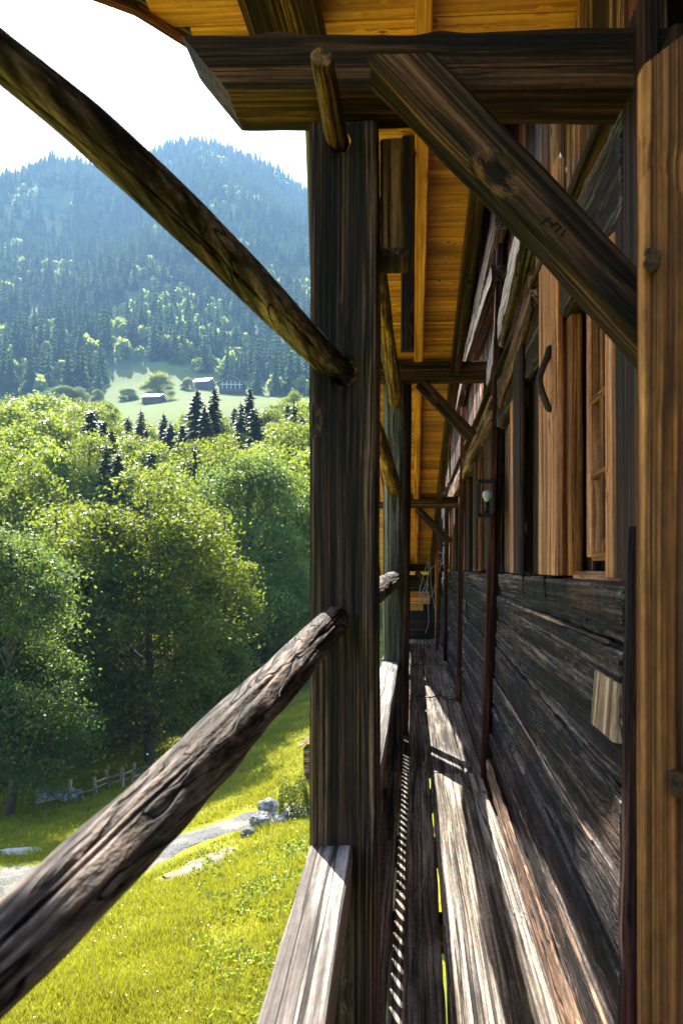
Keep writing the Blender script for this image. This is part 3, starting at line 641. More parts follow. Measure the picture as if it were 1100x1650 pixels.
for i, (px, py, r, lab) in enumerate([(440, 1306, .42, 'upper grey boulder at the end of the gravel path, beside the bush'), (424, 1328, .38, 'lower grey boulder at the corner of the gravel path'), (399, 1343, .2, 'small dark stone at the path edge left of the boulders'), (452, 1322, .26, 'middle sized stone wedged between boulders and bush')]):
    q = inter_ground(px, py+8); o = link('boulder', rock_me('boulder', i*3.3, M_rock)); o.location = (q.x, q.y, gz(q.x, q.y)+r*.35); o.scale = (r*1.25, r, r*.85); o.rotation_euler = (.2*i, .3, i*1.3); tag(o, lab, 'rock', 'boulders by the path')
q = inter_ground(36, 1378); o = link('flat_stone', rock_me('flat_stone', 20, M_stone, 3)); o.location = (q.x, q.y, gz(q.x, q.y)+.03); o.scale = (.75, .3, .08); tag(o, 'pale flat slab lying in the grass at the left edge', 'rock')
V = []; Fc = []                                           # rubble heap at the foot of the wood
import bmesh
hb = bmesh.new(); base = rock_me('r', 1, M_rock, 1)
for i in range(90):
    q = inter_ground(60+random.random()*75, 1296-random.random()*14); r = random.uniform(.06, .2); o = len(V); a = random.random()*6
    for v in base.vertices: V.append((q.x+(v.co.x*math.cos(a)-v.co.y*math.sin(a))*r, q.y+(v.co.x*math.sin(a)+v.co.y*math.cos(a))*r, gz(q.x, q.y)+v.co.z*r*.8+random.random()*.02+.1+.15*random.random()))
    Fc += [tuple(o+k for k in p.vertices) for p in base.polygons]
tag(link('stone_heap', pymesh('stone_heap', V, Fc, M_rock)), 'heap of loose grey stones beside the fence under the trees', 'stones', None, 'stuff'); hb.free()
# bush by the path
q = inter_ground(478, 1318); bt = thing('bush', (q.x, q.y, gz(q.x, q.y)), 'small dark green bush next to the boulders, half hidden by the post', 'bush')
C = rng.normal(size=(5200, 3)); C /= np.linalg.norm(C, axis=1)[:, None]; C[:, 2] = np.abs(C[:, 2]); C *= rng.uniform(.45, 1.0, (5200, 1))**.5
C = C*np.array([.62, .6, 1.05])*(1+.2*np.sin(C[:, :1]*9)); V, Fq_ = leaf_quads(C, .035, .3, .35)
o = bpy.data.objects.new('foliage', npmesh('foliage', V, Fq_, M_leaf)); COL.objects.link(o); o.parent = bt
V = [(0, 0, -.1), (.04, 0, -.1), (.02, .04, -.1)]; F_ = []
for i in range(9):
    a = i*.7; V += [(math.cos(a)*.4, math.sin(a)*.4, .75)]; F_ += [(0, 1, 2+1+i), (1, 2, 3+i), (2, 0, 3+i)]
o = bpy.data.objects.new('stems', pymesh('stems', V, F_, M_bark)); COL.objects.link(o); o.parent = bt
# small shingled shed
q = inter_ground(508, 1252); sx, sy = q.x, q.y; sz = gz(sx, sy)
st = thing('wayside_shed', (sx, sy, sz), 'little wooden shed with shingled roof peeping out left of the front post', 'shed')
s1 = F/sy
for nm, c, s, mt in (('wall', (.02, 0, .45), (.75, .6, 1.0), M_worn),):
    box(nm, Vector((sx, sy, sz))+Vector(c), s, mt, st)
for row in range(5):
    for sg in (-1, 1):
        Mx = Matrix.Rotation(sg*math.radians(32), 4, 'Y'); c = Vector((sx+sg*(.07+row*.1), sy, sz+1.28-row*.065))
        for k in range(5): box('shingle', c+Vector((0, -.36+k*.18, .012*((k+row) % 2))), (.15, .165, .02), M_worn, st, Mx)

# ------------------------------------------------------------------ balcony posts, cross beam, brace
zt, zb = PY(665, 60, 1.95).z, PY(665, 152, 1.95).z
cbm = (zt+zb)/2; xl = PY(300, 100, 1.95).x; xr = 1.25
def cross_beam():
    L = xr-xl; h = zt-zb; me = beam_me('cross_beam', L, .19, h, M_beam, seed=3, rough=.012, seg=80, cham=.012, n=6)
    for v in me.vertices:                                   # slanted end cut at the left, knotty top edge
        t = (.5-v.co.z/h); v.co.x += max(0, 1-v.co.x/.35)*t*.135
        if v.co.z > h*.3: v.co.z += .014*math.exp(-((v.co.x-.27)/.05)**2)+.013*math.exp(-((v.co.x-.72)/.05)**2)
    o = link('cross_beam', me, None, Matrix.Translation((xl-.02, 2.045, cbm+.036))@Matrix.Rotation(math.atan(.03/1.2), 4, 'Y')); return o
tag(cross_beam(), 'heavy dark cross beam with slanted left end lying over the front post', 'beam')
x0, x1 = PY(498, 900, 2.05).x, PY(607, 900, 2.05).x
tag(beam('balcony_post', Vector(((x0+x1)/2, 2.152, -3.9)), Vector(((x0+x1)/2, 2.152, zb-.004)), .2, x1-x0, M_post, up=Vector((1, 0, 0)), seed=4, rough=.006, seg=90, n=8, cham=.01),
    'thick weathered square post in the foreground with pole ends through it', 'post', 'posts along the balcony')
def drill(post, holes):
    dg = bpy.context.evaluated_depsgraph_get(); cs = []
    for a, b, r in holes:
        c = link('cutter', tube_me('cutter', [a, b], [r, r], M_post, 24)); cs.append(c)
        md = post.modifiers.new('b', 'BOOLEAN'); md.object = c; md.operation = 'DIFFERENCE'; md.solver = 'EXACT'
    bpy.context.view_layer.update(); dg = bpy.context.evaluated_depsgraph_get()
    me = bpy.data.meshes.new_from_object(post.evaluated_get(dg)); post.modifiers.clear(); post.data = me
    for c in cs: bpy.data.objects.remove(c)
fp_ = bpy.data.objects['balcony_post']
drill(fp_, [(PY(545, 222, 1.95), PY(552, 240, 2.4), .032), (PY(547, 596, 1.95), PY(572, 608, 2.4), .040)])
D2, D3, D4 = 6.1, 10.0, 14.2
def roofz(d): return EYE+3.0-.2*d
for d, pa, pb, mt, lab in ((D2, 617, 649, M_post_green, 'green grey rounded post behind the foreground post, with pole ends in it'), (D3, 632, 654, M_post, 'third post from the camera, mostly behind the green grey one'), (D4, 640, 656, M_post, 'farthest balcony post near the end wall')):
    a, b = PY(pa, 900, d).x, PY(pb, 900, d).x
    tag(beam('balcony_post', Vector(((a+b)/2, d+.09, -3.9)), Vector(((a+b)/2, d+.09, roofz(d)-.02)), .17, b-a, mt, up=Vector((1, 0, 0)), rough=.01, seg=60, n=4, cham=.035), lab, 'post', 'posts along the balcony')
tag(beam('dark_upright', Vector((PY(656, 900, 6.4).x-.035, 6.4, .0)), Vector((PY(663, 400, 6.4).x-.045, 6.42, roofz(6.4)-.02)), .07, .09, M_beam, up=Vector((1, 0, 0)), rough=.006, seg=50), 'thin black brown upright leaning against the green grey post', 'post')
tag(beam('hanging_board', Vector((PY(656, 560, 3.7).x, 3.7, PY(658, 566, 3.7).z)), Vector((PY(658, 300, 3.7).x, 3.72, roofz(3.7)-.02)), .04, .07, M_beam, up=Vector((1, 0, 0)), rough=.004, seg=30), 'narrow black board hanging from the roof between front post and green grey post', 'board')
# hanging block beside the front post
xa, xb = x1+.004, PY(650, 300, 2.14).x
hz0 = PY(620, 402, 2.14).z
ht = thing('hanging_post_stub', ((xa+xb)/2, 2.2, hz0), 'short squared timber hanging from the cross beam beside the front post', 'post stub')
beam('stub', Vector(((xa+xb)/2, 2.2, hz0)), Vector(((xa+xb)/2, 2.2, zb-.004)), .12, xb-xa, M_stub, ht, up=Vector((1, 0, 0)), seg=30, rough=.006)
box('foot_plate', Vector(((xa+xb)/2+.004, 2.19, hz0-.014)), (.13, .022, .1), M_brace, ht, Matrix.Rotation(math.pi/2, 4, 'Z')@Matrix.Rotation(math.pi/2, 4, 'X'))
# diagonal brace in the plane of the beam
pA, pB = PY(600, 66, 1.86), PY(1062, 553, 1.86)
pA = pA-(pB-pA).normalized()*.16
bo = beam('diagonal_brace', pA, pB+(pB-pA).normalized()*.06, .135, .128, M_brace, seed=8, rough=.012, seg=80, n=6, cham=.014)
zc_ = PY(640, 90, 1.8).z; Mi = bo.matrix_basis.inverted()
bm_ = bmesh.new(); bm_.from_mesh(bo.data)
cut = bmesh.ops.bisect_plane(bm_, geom=bm_.verts[:]+bm_.edges[:]+bm_.faces[:], plane_co=Mi@Vector((0, 1.86, zc_)), plane_no=(Mi.to_3x3()@Vector((0, 0, 1))).normalized(), clear_outer=True)
bmesh.ops.contextual_create(bm_, geom=[e for e in cut['geom_cut'] if isinstance(e, bmesh.types.BMEdge)])
bm_.to_mesh(bo.data); bm_.free()
tag(bo, 'big diagonal brown brace from the cross beam down to the wall', 'brace')
def carve(x, y): return PY(820+x*.1273, 310+y*.1273, 1.787)
for st_ in (((390, 400), (500, 320)), ((500, 320), (535, 400)), ((510, 440), (600, 380)), ((570, 500), (660, 430)), ((600, 395), (655, 440)), ((650, 560), (705, 470))):
    link('carved_stroke', tube_me('carved_stroke', [carve(*st_[0]), carve(*st_[1])], [.0022, .0022], M_darkin, 6), bo)
# near pillar on the right
pr = PY(1037, 900, 1.05)
pt = thing('near_pillar', (pr.x+.13, 1.07, 0), 'orange brown upright board close to the camera at the right edge', 'pillar')
pm = beam_me('pillar_board', 2.35, .26, .03, M_pillar, seed=2, rough=.002, seg=40, cham=.003)
topz = PY(1028, 78, 1.02).z
for v in pm.vertices:
    v.co.x = v.co.x/2.35*(topz+.25)-.25
    if v.co.x > topz-.06: v.co.x += (v.co.y+.13)*.75
Mp = Matrix(((0, 1, 0, pr.x+.13), (0, 0, 1, 1.07), (1, 0, 0, 0), (0, 0, 0, 1)))
pbo = link('pillar_board', pm, pt, Mp)
for kx, ky, kr in ((1052, 416, .015), (1094, 1266, .019)):
    c = PY(kx, ky, 1.05-.0155)
    km = tube_me('knot', [c+Vector((0, .006, 0)), c+Vector((0, -.0006, 0))], [kr, kr*.85], M_knot, 30, .45, kx)
    link('knot', km, pbo)

# ------------------------------------------------------------------ poles (railing)
def pole(name, P, mat, label, sub=30, n=96, rough=.10, groove=.009, seed=0, ab=None, tr=1):
    pts = []; rad = []
    for q in P:
        if ab: p = PL(q[0], q[1], *ab)
        else: p = PY(q[0], q[1], q[3])
        s = sc(q[0], p.y); pts.append(p); rad.append(q[2]/2/s)
    o = link(name, tube_me(name, pts, rad, mat, n, rough, seed, groove, sub)); tag(o, label, 'pole', 'round poles of the railing'); return o
def ab_from(d0, px0, d1, px1):
    xa_, xb_ = d0*math.tan(phi(px0)), d1*math.tan(phi(px1)); b = (xb_-xa_)/(d1-d0); return xa_-b*d0, b
abL = ab_from(.62, 0, 2.08, 540)
pole('handrail_pole', [(-160, 1690, 150), (0, 1545, 139), (100, 1447, 134), (200, 1350, 120), (300, 1255, 98), (400, 1150, 82), (490, 1050, 62), (535, 1003, 50), (549, 988, 46)], M_pole, 'grey cracked handrail pole running out of the lower left corner', seed=3, ab=abL, rough=.14)
abU = ab_from(.8, 0, 2.08, 535)
pole('upper_rail_pole', [(-160, -35, 78), (0, 90, 73), (150, 212, 76), (300, 352, 71), (400, 450, 63), (470, 522, 55), (525, 578, 47), (550, 602, 44)], M_pole, 'dark bent pole crossing the sky from the upper left corner', seed=12, ab=abU, rough=.055)
pole('top_pole', [(517, 92, 36, 1.72), (526, 140, 36, 1.82), (538, 205, 36, 2.0), (545, 232, 35, 2.1)], M_pole_y, 'short yellowish pole stub with sawn end at the top of the front post', seed=22, sub=10)
pole('top_pole', [(606, 330, 28, 2.4), (608, 420, 27, 3.0), (622, 540, 26, 4.4), (633, 610, 24, 5.4), (637, 645, 24, 6.12)], M_pole_y, 'yellowish split pole between front post and green grey post, upper of the slanting two', seed=25, sub=10, groove=.012)
pole('middle_pole', [(575, 610, 30, 2.3), (592, 665, 28, 3.0), (612, 712, 26, 4.1), (628, 765, 24, 5.3), (634, 788, 23, 6.12)], M_pole_y, 'yellowish pole ending in the green grey post above its handrail', seed=28, sub=10)
pole('hanging_pole', [(633, 380, 25, 5.4), (636, 450, 26, 5.7), (639, 512, 24, 6.12)], M_pole_y, 'short brown pole at the very top of the green grey post', seed=31, sub=10)
pole('handrail_pole', [(570, 985, 36, 2.3), (596, 962, 33, 3.4), (618, 945, 31, 4.9), (634, 934, 28, 6.12)], M_pole, 'pale flaking handrail pole between the front and the green grey post', seed=34, sub=24, rough=.2, groove=.014)
pole('handrail_pole', [(640, 930, 16, 6.3), (650, 922, 12, 9.0), (652, 920, 9, 14.2)], M_pole, 'farthest handrail pole behind the green grey post', seed=36, sub=4, n=14)
# low rail planks on edge of balustrade
LR = EYE-.8
ra, rb = PY(499, 1362, 2.045), PY(567, 1362, 2.045); rz = ra.z
wR = rb.x-ra.x; xc = (ra.x+rb.x)/2; xn = (PY(403, 1655, 1.25).x+PY(533, 1655, 1.25).x)/2
dirn = Vector((xn-xc, 1.25-2.045, 0)).normalized()
tag(beam('low_rail', Vector((xc, 2.046, rz-.07))+dirn*2.0, Vector((xc, 2.046, rz-.07)), wR, .14, M_rail, seed=5, rough=.004, seg=90, n=8, cham=.006), 'bleached grey squared low rail in front of the foreground post', 'rail', 'low rails of the balustrade')
for d0, d1, lab in ((2.26, D2, 'bleached low rail between the front post and the green grey post'), (D2+.19, D3, 'low rail behind the green grey post'), (D3+.19, D4, 'farthest low rail of the balustrade')):
    tag(beam('low_rail', Vector((xc+.03, d0, rz-.07)), Vector((xc+.04, d1+.0, rz-.07)), wR*1.15, .13, M_rail, seed=d0, rough=.006, seg=30, n=4), lab, 'rail', 'low rails of the balustrade')
# balustrade slats with cut-out necks
def slat_me():
    prof = [(-.046, -.42), (.046, -.42), (.046, .30), (.03, .33), (.019, .36), (.017, .40), (.019, .44), (.03, .47), (.04, .50), (.04, rz-.142), (-.04, rz-.142), (-.04, .50), (-.03, .47), (-.019, .44), (-.017, .40), (-.019, .36), (-.03, .33), (-.046, .30)]
    V = [(x_, y_, z_) for x_ in (-.007, .007) for (y_, z_) in prof]; m = len(prof)
    return pymesh('slat', V, [tuple(range(m)), tuple(reversed(range(m, 2*m)))]+[(j, m+j, m+(j+1) % m, (j+1) % m) for j in range(m)], M_slat)
M_slat = wood('slat_wood', (.035, .026, .02), (.1, .08, .06), (.2, .17, .14), fine=40, axis='Y')
sm = slat_me()
for i, (d0, d1, lab) in enumerate(((-.6, 2.0, 'nearest balustrade of scalloped upright boards under the low rail'), (2.3, 6.0, 'scalloped balustrade between the front and green grey posts'), (6.3, 9.95, 'scalloped balustrade beyond the green grey post'), (10.25, 14.1, 'farthest scalloped balustrade near the end wall'))):
    t = thing('balustrade', (-.215, d0, 0), lab, 'balustrade', 'balustrade sections')
    d = d0
    while d < d1: o = link('slat', sm, t, Matrix.Translation((-.215, d+.05, 0))); d += .1
# ------------------------------------------------------------------ floor
fl = bpy.data.objects.new('balcony_floor', None); COL.objects.link(fl); fl['kind'] = 'structure'
rows = [(-.7, 5.25), (5.27, 8.35), (8.38, 11.05), (11.08, 15.2)]
edges = [[-.185, -.088, .118, .392, .505], [-.185, -.09, .135, .375, .52], [-.18, -.08, .15, .39, .54], [-.17, -.06, .17, .40, .55]]
for (d0, d1), E in zip(rows, edges):
    for k in range(4):
        a, b = E[k]+.003, E[k+1]-.003; c = (a+b)/2; zo = random.uniform(-.006, .006); 
        o = beam('plank', Vector((c+random.uniform(-.004, .004), d0, -.025+zo)), Vector((c+random.uniform(-.004, .004), d1, -.025-zo)), b-a, .05, M_plank, fl, rough=.009, seg=int((d1-d0)*14), n=7, cham=.008)
for d in np.arange(-.4, 15.2, .9): beam('joist', Vector((-.42, d, -.13)), Vector((.9, d, -.13)), .11, .14, M_beam, fl, seg=4, n=1)
# ------------------------------------------------------------------ wall
wl = thing('chalet_wall', (.7, 5, 0), 'dark timber wall of the chalet with hewn logs below and boards, beams and windows above', 'wall')
def xf(z, d): return .49+.016*min(max(d-2.4, -.4), 3)+.085*min(max(z, 0), 1.5)/1.5
bays = [(1.95, 5.12, 'near'), (5.22, 8.0, 'mid'), (8.1, 11.5, 'far'), (11.6, 15.0, 'end')]
for bi, (d0, d1, _) in enumerate(bays):
    z = 1.465; i = 0
    while z > -.15:
        h = .165 if i == 0 else random.uniform(.165, .215); zc = z-h/2; off = 0 if i == 0 else random.uniform(-.012, .014)
        near = bi == 0
        tl = random.uniform(-.015, .015) if i else 0
        ds = 1.70+.26*max(zc, 0)/1.5 if near else d0
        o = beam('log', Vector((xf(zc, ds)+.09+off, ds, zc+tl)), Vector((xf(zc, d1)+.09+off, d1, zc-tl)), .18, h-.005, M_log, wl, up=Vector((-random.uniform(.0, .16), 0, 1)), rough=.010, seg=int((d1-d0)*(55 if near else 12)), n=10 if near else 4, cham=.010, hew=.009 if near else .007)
        if near and i in (1, 2, 4, 6):                # pale strip added as highlight on the log's dry splintered top edge
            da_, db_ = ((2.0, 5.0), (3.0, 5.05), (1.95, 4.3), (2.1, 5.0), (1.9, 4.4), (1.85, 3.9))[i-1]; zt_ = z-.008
            link('edge_highlight_strip', beam_me('edge_highlight_strip', db_-da_, .010, .006, M_lit, seed=i*3.1, rough=.005, seg=110, n=2, cham=.001, hew=.007), o, frame(Vector((xf(zt_, da_)-.008+off, da_, zt_)), Vector((xf(zt_, db_)-.008+off, db_, zt_))))
        z -= h; i += 1
# vertical strips
def strip_board(d, xa, xb, za, zb_, mat, lean=.0, dep=.05, nm='upright_board'):
    return beam(nm, Vector((xa+(xb-xa)/2-lean*(za*-1)*0, d, za)), Vector((xa+(xb-xa)/2+lean, d, zb_)), dep, xb-xa, mat, wl, up=Vector((1, 0, 0)), seg=60, n=3, rough=.004)
def lean_board(d, pxb, pxt, wpx, za, zb_, mat, dep=.06, extra=0):
    """board whose left edge shows at pxb at the floor and pxt high up"""
    xb0 = PY(pxb, 900, d).x; xt0 = PY(pxt, 900, d).x; wd = wpx/sc(800, d)
    slope = (xt0-xb0)/((1250-200)/sc(800, d))
    f = lambda z: xb0+slope*z
    return beam('upright_board', Vector((f(za)+wd/2, d, za)), Vector((f(zb_)+wd/2, d, zb_)), dep, wd, mat, wl, up=Vector((1, 0, 0)), seg=60, n=4, rough=.005)
lean_board(5.15, 774, 805, 11, -.25, 4.2, M_strip)
lean_board(5.19, 786, 814, 9, -.25, 4.2, M_dark)
lean_board(8.05, 734, 752, 8, -.2, 3.3, M_strip); lean_board(11.55, 714, 722, 6, -.2, 2.8, M_strip)
lean_board(13.0, 701, 704, 5, .0, 2.6, M_amber, .05); lean_board(13.9, 700, 703, 3, .0, 2.5, M_salmon, .05)
# dark near jamb
beam('corner_post', Vector((.71, 1.84, -.3)), Vector((.745, 1.84, zb)), .22, .26, M_dark, wl, up=Vector((1, 0, 0)), seg=60, n=5, rough=.006)
beam('corner_post', Vector((.548, 1.655, -.3)), Vector((.672, 1.94, 1.6)), .05, .2, M_dark, wl, up=Vector((1, 0, 0)), seg=60, n=3, rough=.012)
# wall boards by pixel range on a plane x = const
def wb(px0, px1, zlo, zhi, x, th, mat, nm='board', seg=24, **k):
    da, db = x/math.tan(phi(px1)), x/math.tan(phi(px0))     # near, far
    c = (da+db)/2; L = db-da
    return beam(nm, Vector((x+th/2, c, zlo)), Vector((x+th/2, c, zhi)), L, th, mat, wl, up=Vector((1, 0, 0)), seg=seg, n=3, rough=.003, **k)
ST = 1.47
# near bay: window jamb, knotty board, shutter leaf
wb(973, 989, ST, 2.6, .60, .05, M_salmon, 'window_jamb'); wb(990, 1032, ST, 3.0, .593, .05, M_dark)
wb(921, 956, ST+.02, 2.75, .685, .03, M_knotty)
wb(906, 918, ST, 2.78, .615, .05, M_amber); wb(895, 905, ST, 2.78, .60, .05, M_amber)
wb(850, 867, ST, 2.84, .64, .04, M_knotty); wb(826, 837, ST, 2.92, .565, .03, M_dark); wb(820, 826, ST, 2.88, .60, .04, M_salmon)
wb(812, 820, ST, 2.6, .66, .04, M_worn)
beam('window_ledge', Vector((.645, 2.0, ST+.0)), Vector((.645, 2.75, ST+.0)), .08, .035, M_salmon, wl, seg=6)
# the shutter with its forged handle
xS = .572; dS0, dS1 = xS/math.tan(phi(895)), xS/math.tan(phi(867))
sh = wb(867, 895, ST, 3.15, xS, .035, M_salmon, 'shutter', 40)
hp = [PY(px_, py_, 3.0) for px_, py_ in ((888, 559), (884, 562), (881, 575), (874, 592), (869, 610), (872, 628), (878, 645), (883, 658), (888, 661))]
link('handle', tube_me('handle', hp, [.009, .013, .015, .014, .013, .014, .015, .014, .009], M_iron, 12, .15, 3, 0, 6), sh)
for py in (602, 850):
    p = PX(846, py, .60); link('hinge', tube_me('hinge', [p-Vector((0, 0, .028)), p+Vector((0, 0, .028))], [.011, .011], M_steel, 12), sh)
    box('hinge_leaf', p+Vector((.0, .05, 0)), (.09, .05, .006), M_black, sh, Matrix.Rotation(math.pi/2, 4, 'Z')@Matrix.Rotation(math.pi/2, 4, 'X'))
# window (frame, muntins, panes) recessed
xW = .66; wn0, wn1 = 2.2, xW/math.tan(phi(957)); wz0, wz1 = ST+.07, 2.7
wf = beam('window', Vector((xW, wn1, wz0)), Vector((xW, wn1, wz1)), .045, .05, M_salmon, wl, up=Vector((1, 0, 0)), seg=10)
for zz in (wz0, EYE+(915-768)/sc(960, wn1), EYE+(915-648)/sc(960, wn1), wz1):
    beam('muntin', Vector((xW, wn0, zz)), Vector((xW, wn1-.02, zz)), .035, .028, M_amber, wf, seg=4, n=1)
beam('stile', Vector((xW, wn0, wz0)), Vector((xW, wn0, wz1)), .045, .05, M_amber, wf, up=Vector((1, 0, 0)), seg=4)
beam('stile', Vector((xW, wn1-.14, wz0)), Vector((xW, wn1-.14, wz1)), .03, .03, M_amber, wf, up=Vector((1, 0, 0)), seg=4)
zs_ = [wz0, EYE+(915-768)/sc(960, wn1), EYE+(915-648)/sc(960, wn1), wz1]
for a, b in zip(zs_[:-1], zs_[1:]):
    for y0_, y1_ in ((wn0+.03, wn1-.16), (wn1-.12, wn1-.03)):
        link('pane', pymesh('pane', [(xW+.01, y0_, a+.015), (xW+.01, y1_, a+.015), (xW+.01, y1_, b-.015), (xW+.01, y0_, b-.015)], [(0, 1, 2, 3)], M_glass), wf)
# forged wall hooks on the top log
for px, py in ((843, 928), (878, 930)):
    p = PX(px, py, xf(1.45, 3.5)-.002); 
    link('hook', tube_me('hook', [p+Vector((.02, .09, .0)), p+Vector((-.012, .09, .0)), p+Vector((-.012, -.05, .0)), p+Vector((-.012, -.055, -.09))], [.005]*4, M_iron, 8, 0, 0, 0, 1), wl)
# pale repair block in the log wall
da, db = .555/math.tan(phi(1006)), .555/math.tan(phi(966)); 
z1_, z0_ = EYE+(915-1092)/sc(985, (da+db)/2), EYE+(915-1182)/sc(985, (da+db)/2)
pb_ = beam('repair_block', Vector((.571, (da+db)/2, z0_)), Vector((.583, (da+db)/2, z1_)), db-da, .09, M_patch, wl, up=Vector((1, 0, 0)), seg=20, rough=.004)
pb_['label'] = 'pale new wood block let into the dark logs'
# pale strip added to paint sunlight on the lowest log
o = beam('sunlit_strip', Vector((.478, 1.75, .10)), Vector((.520, 5.0, .10)), .022, .14, M_lit, wl, rough=.012, seg=90, hew=.014)
o['label'] = 'added pale strip painted as sunlit wood along the foot of the log wall'
# wall plates (horizontal timbers along the wall)
for bi, (d0, d1) in enumerate(((2.06, 5.1), (5.24, 7.98), (8.12, 11.5), (11.6, 15))):
    beam('wall_plate', Vector((.655, d0, EYE+1.17)), Vector((.66, d1, EYE+1.17)), .13, .34, M_log, wl, rough=.012, seg=int((d1-d0)*12), n=5, hew=.015, cham=.02)
    beam('plate_ledge', Vector((.595, d0, EYE+1.365)), Vector((.60, d1, EYE+1.365)), .07, .035, M_brace, wl, rough=.006, seg=20)
for bi, (d0, d1) in enumerate(((3.9, 5.1), (5.24, 7.98))):
    beam('wall_plate', Vector((.66, d0, min(EYE+2.55, roofz(d0)-.3))), Vector((.66, d1, min(EYE+2.55, roofz(d1)-.3))), .12, .26, M_log, wl, rough=.012, seg=30, n=5, hew=.012, cham=.02)
# diagonal struts on the upper wall
def wd_(px0, py0, px1, py1, x, wdt, mat, th=.08, nm='wall_strut'):
    a, b = PX(px0, py0, x), PX(px1, py1, x)
    return beam(nm, a, b, th, wdt, mat, wl, rough=.01, seg=24, n=4, hew=.01)
wd_(738, 655, 806, 345, .60, .22, M_worn); wd_(752, 600, 806, 440, .62, .12, M_brace, .14)
wd_(722, 815, 801, 660, .60, .2, M_worn, .1)
wd_(812, 640, 868, 470, .60, .16, M_worn)
# upper boards (old, worn, each its own)
dd = 2.02; mats = [M_worn, M_strip, M_worn, M_dark, M_worn, M_salmon, M_worn, M_strip]
i = 0
while dd < 8.0:
    wdt = random.uniform(.13, .24); top = roofz(dd)-.1 if dd < 3.55 else EYE+3.5
    beam('board', Vector((.69+random.uniform(-.006, .008), dd+wdt/2, EYE+1.35)), Vector((.69, dd+wdt/2, top)), wdt-.012, .03, mats[i % 8], wl, up=Vector((1, 0, 0)), seg=14, n=2); dd += wdt; i += 1
# boards between sill and plate in the farther bays, recessed windows with shutters
def bay(d0, d1, w0, w1, lit):
    d = d0; i = 0
    while d < d1-.05:
        wdt = random.uniform(.11, .2); wdt = min(wdt, d1-d)
        inwin = w0 < d+wdt/2 < w1
        if not inwin:
            xx_ = .655+random.choice([-.03, 0, .0, .02, -.015]); beam('board', Vector((xx_, d+wdt/2, ST)), Vector((xx_, d+wdt/2, EYE+1.0)), wdt-.01, .04, random.choice([M_strip, M_knotty, M_worn, M_dark, M_amber]), wl, up=Vector((1, 0, 0)), seg=12, n=2)
            xx_ = .69
            if d > 8: beam('board', Vector((xx_, d+wdt/2, EYE+1.35)), Vector((xx_, d+wdt/2, EYE+3.5)), wdt-.01, .03, random.choice([M_strip, M_worn, M_dark]), wl, up=Vector((1, 0, 0)), seg=8, n=2)
        d += wdt; i += 1
    wf = beam('window', Vector((.66, w0, ST)), Vector((.66, w0, EYE+1.0)), .06, .06, M_amber, wl, up=Vector((1, 0, 0)), seg=6)
    beam('stile', Vector((.66, w1, ST)), Vector((.66, w1, EYE+1.0)), .06, .06, M_amber, wf, up=Vector((1, 0, 0)), seg=6)
    beam('stile', Vector((.67, (w0+w1)/2, ST)), Vector((.67, (w0+w1)/2, EYE+1.0)), .05, .05, M_amber, wf, up=Vector((1, 0, 0)), seg=6)
    for zz in (ST+.03, ST+.35, ST+.7, EYE+.97): beam('muntin', Vector((.67, w0+.03, zz)), Vector((.67, w1-.03, zz)), .035, .028, M_amber, wf, seg=3, n=1)
    for a, b in ((w0, (w0+w1)/2), ((w0+w1)/2, w1)):
        link('pane', pymesh('pane', [(.675, a+.03, ST+.03), (.675, b-.03, ST+.03), (.675, b-.03, EYE+.97), (.675, a+.03, EYE+.97)], [(0, 1, 2, 3)], M_glass), wf)
    for s_, e in ((w0, -1), (w1, 1)):                       # opened shutters standing off the wall
        x_ = .60; a = s_ if e > 0 else s_-.38
        sh = beam('shutter', Vector((x_, a+.19, ST+.02)), Vector((x_, a+.19, EYE+1.0)), .36, .03, M_knotty, wl, up=Vector((1, 0, 0)), seg=10, n=2)
bay(5.3, 8.0, 6.0, 6.7, True); bay(8.15, 11.5, 9.3, 10.1, True); bay(11.6, 15.0, 12.9, 13.5, False)
# backing and lower house wall
box('backing', Vector((1.0, 8.0, 1.6)), (14.2, .06, 6.4), M_darkin, wl, Matrix.Rotation(math.pi/2, 4, 'Z'))
box('backing', Vector((.93, 0.3, 1.6)), (3.0, .06, 6.4), M_strip, wl, Matrix.Rotation(math.pi/2, 4, 'Z'))
box('foundation', Vector((.87, 7.0, -3.2)), (17.0, .3, 5.9), M_stone, wl, Matrix.Rotation(math.pi/2, 4, 'Z'))
# end wall of the balcony: dark doorway, pine lining, cables
et = thing('balcony_end_wall', (.2, 15.3, 0), 'dark end wall of the balcony with pale boards above a black opening', 'wall')
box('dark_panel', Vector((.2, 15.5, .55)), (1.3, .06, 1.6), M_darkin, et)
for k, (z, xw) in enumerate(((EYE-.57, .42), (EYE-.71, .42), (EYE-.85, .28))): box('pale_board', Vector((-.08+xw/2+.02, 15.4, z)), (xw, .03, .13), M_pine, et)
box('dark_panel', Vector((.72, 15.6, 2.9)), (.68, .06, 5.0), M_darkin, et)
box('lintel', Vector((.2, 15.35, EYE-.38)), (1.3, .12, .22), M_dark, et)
box('crate', Vector((.12, 15.2, .18)), (.5, .3, .36), M_dark, et)
cb = thing('cable_bundle', (.4, 13.2, 2.0), 'thin grey cables hanging in loops at the end of the balcony', 'cable')
for k, P in enumerate([[(716, 878), (712, 900), (692, 920), (688, 950), (690, 1000), (685, 1020)], [(690, 905), (688, 935), (676, 965), (678, 985)], [(712, 905), (702, 935), (696, 958), (684, 968), (676, 966)], [(692, 898), (694, 940), (699, 975), (707, 1003)], [(690, 900), (680, 935), (676, 950), (677, 968), (682, 960), (690, 940)], [(716, 895), (703, 888), (690, 892)]]):
    link('cable', tube_me('cable', [PY(a, b, 13.2+.02*k) for a, b in P], [.006]*len(P), M_cable, 6, 0, 0, 0, 5), cb)
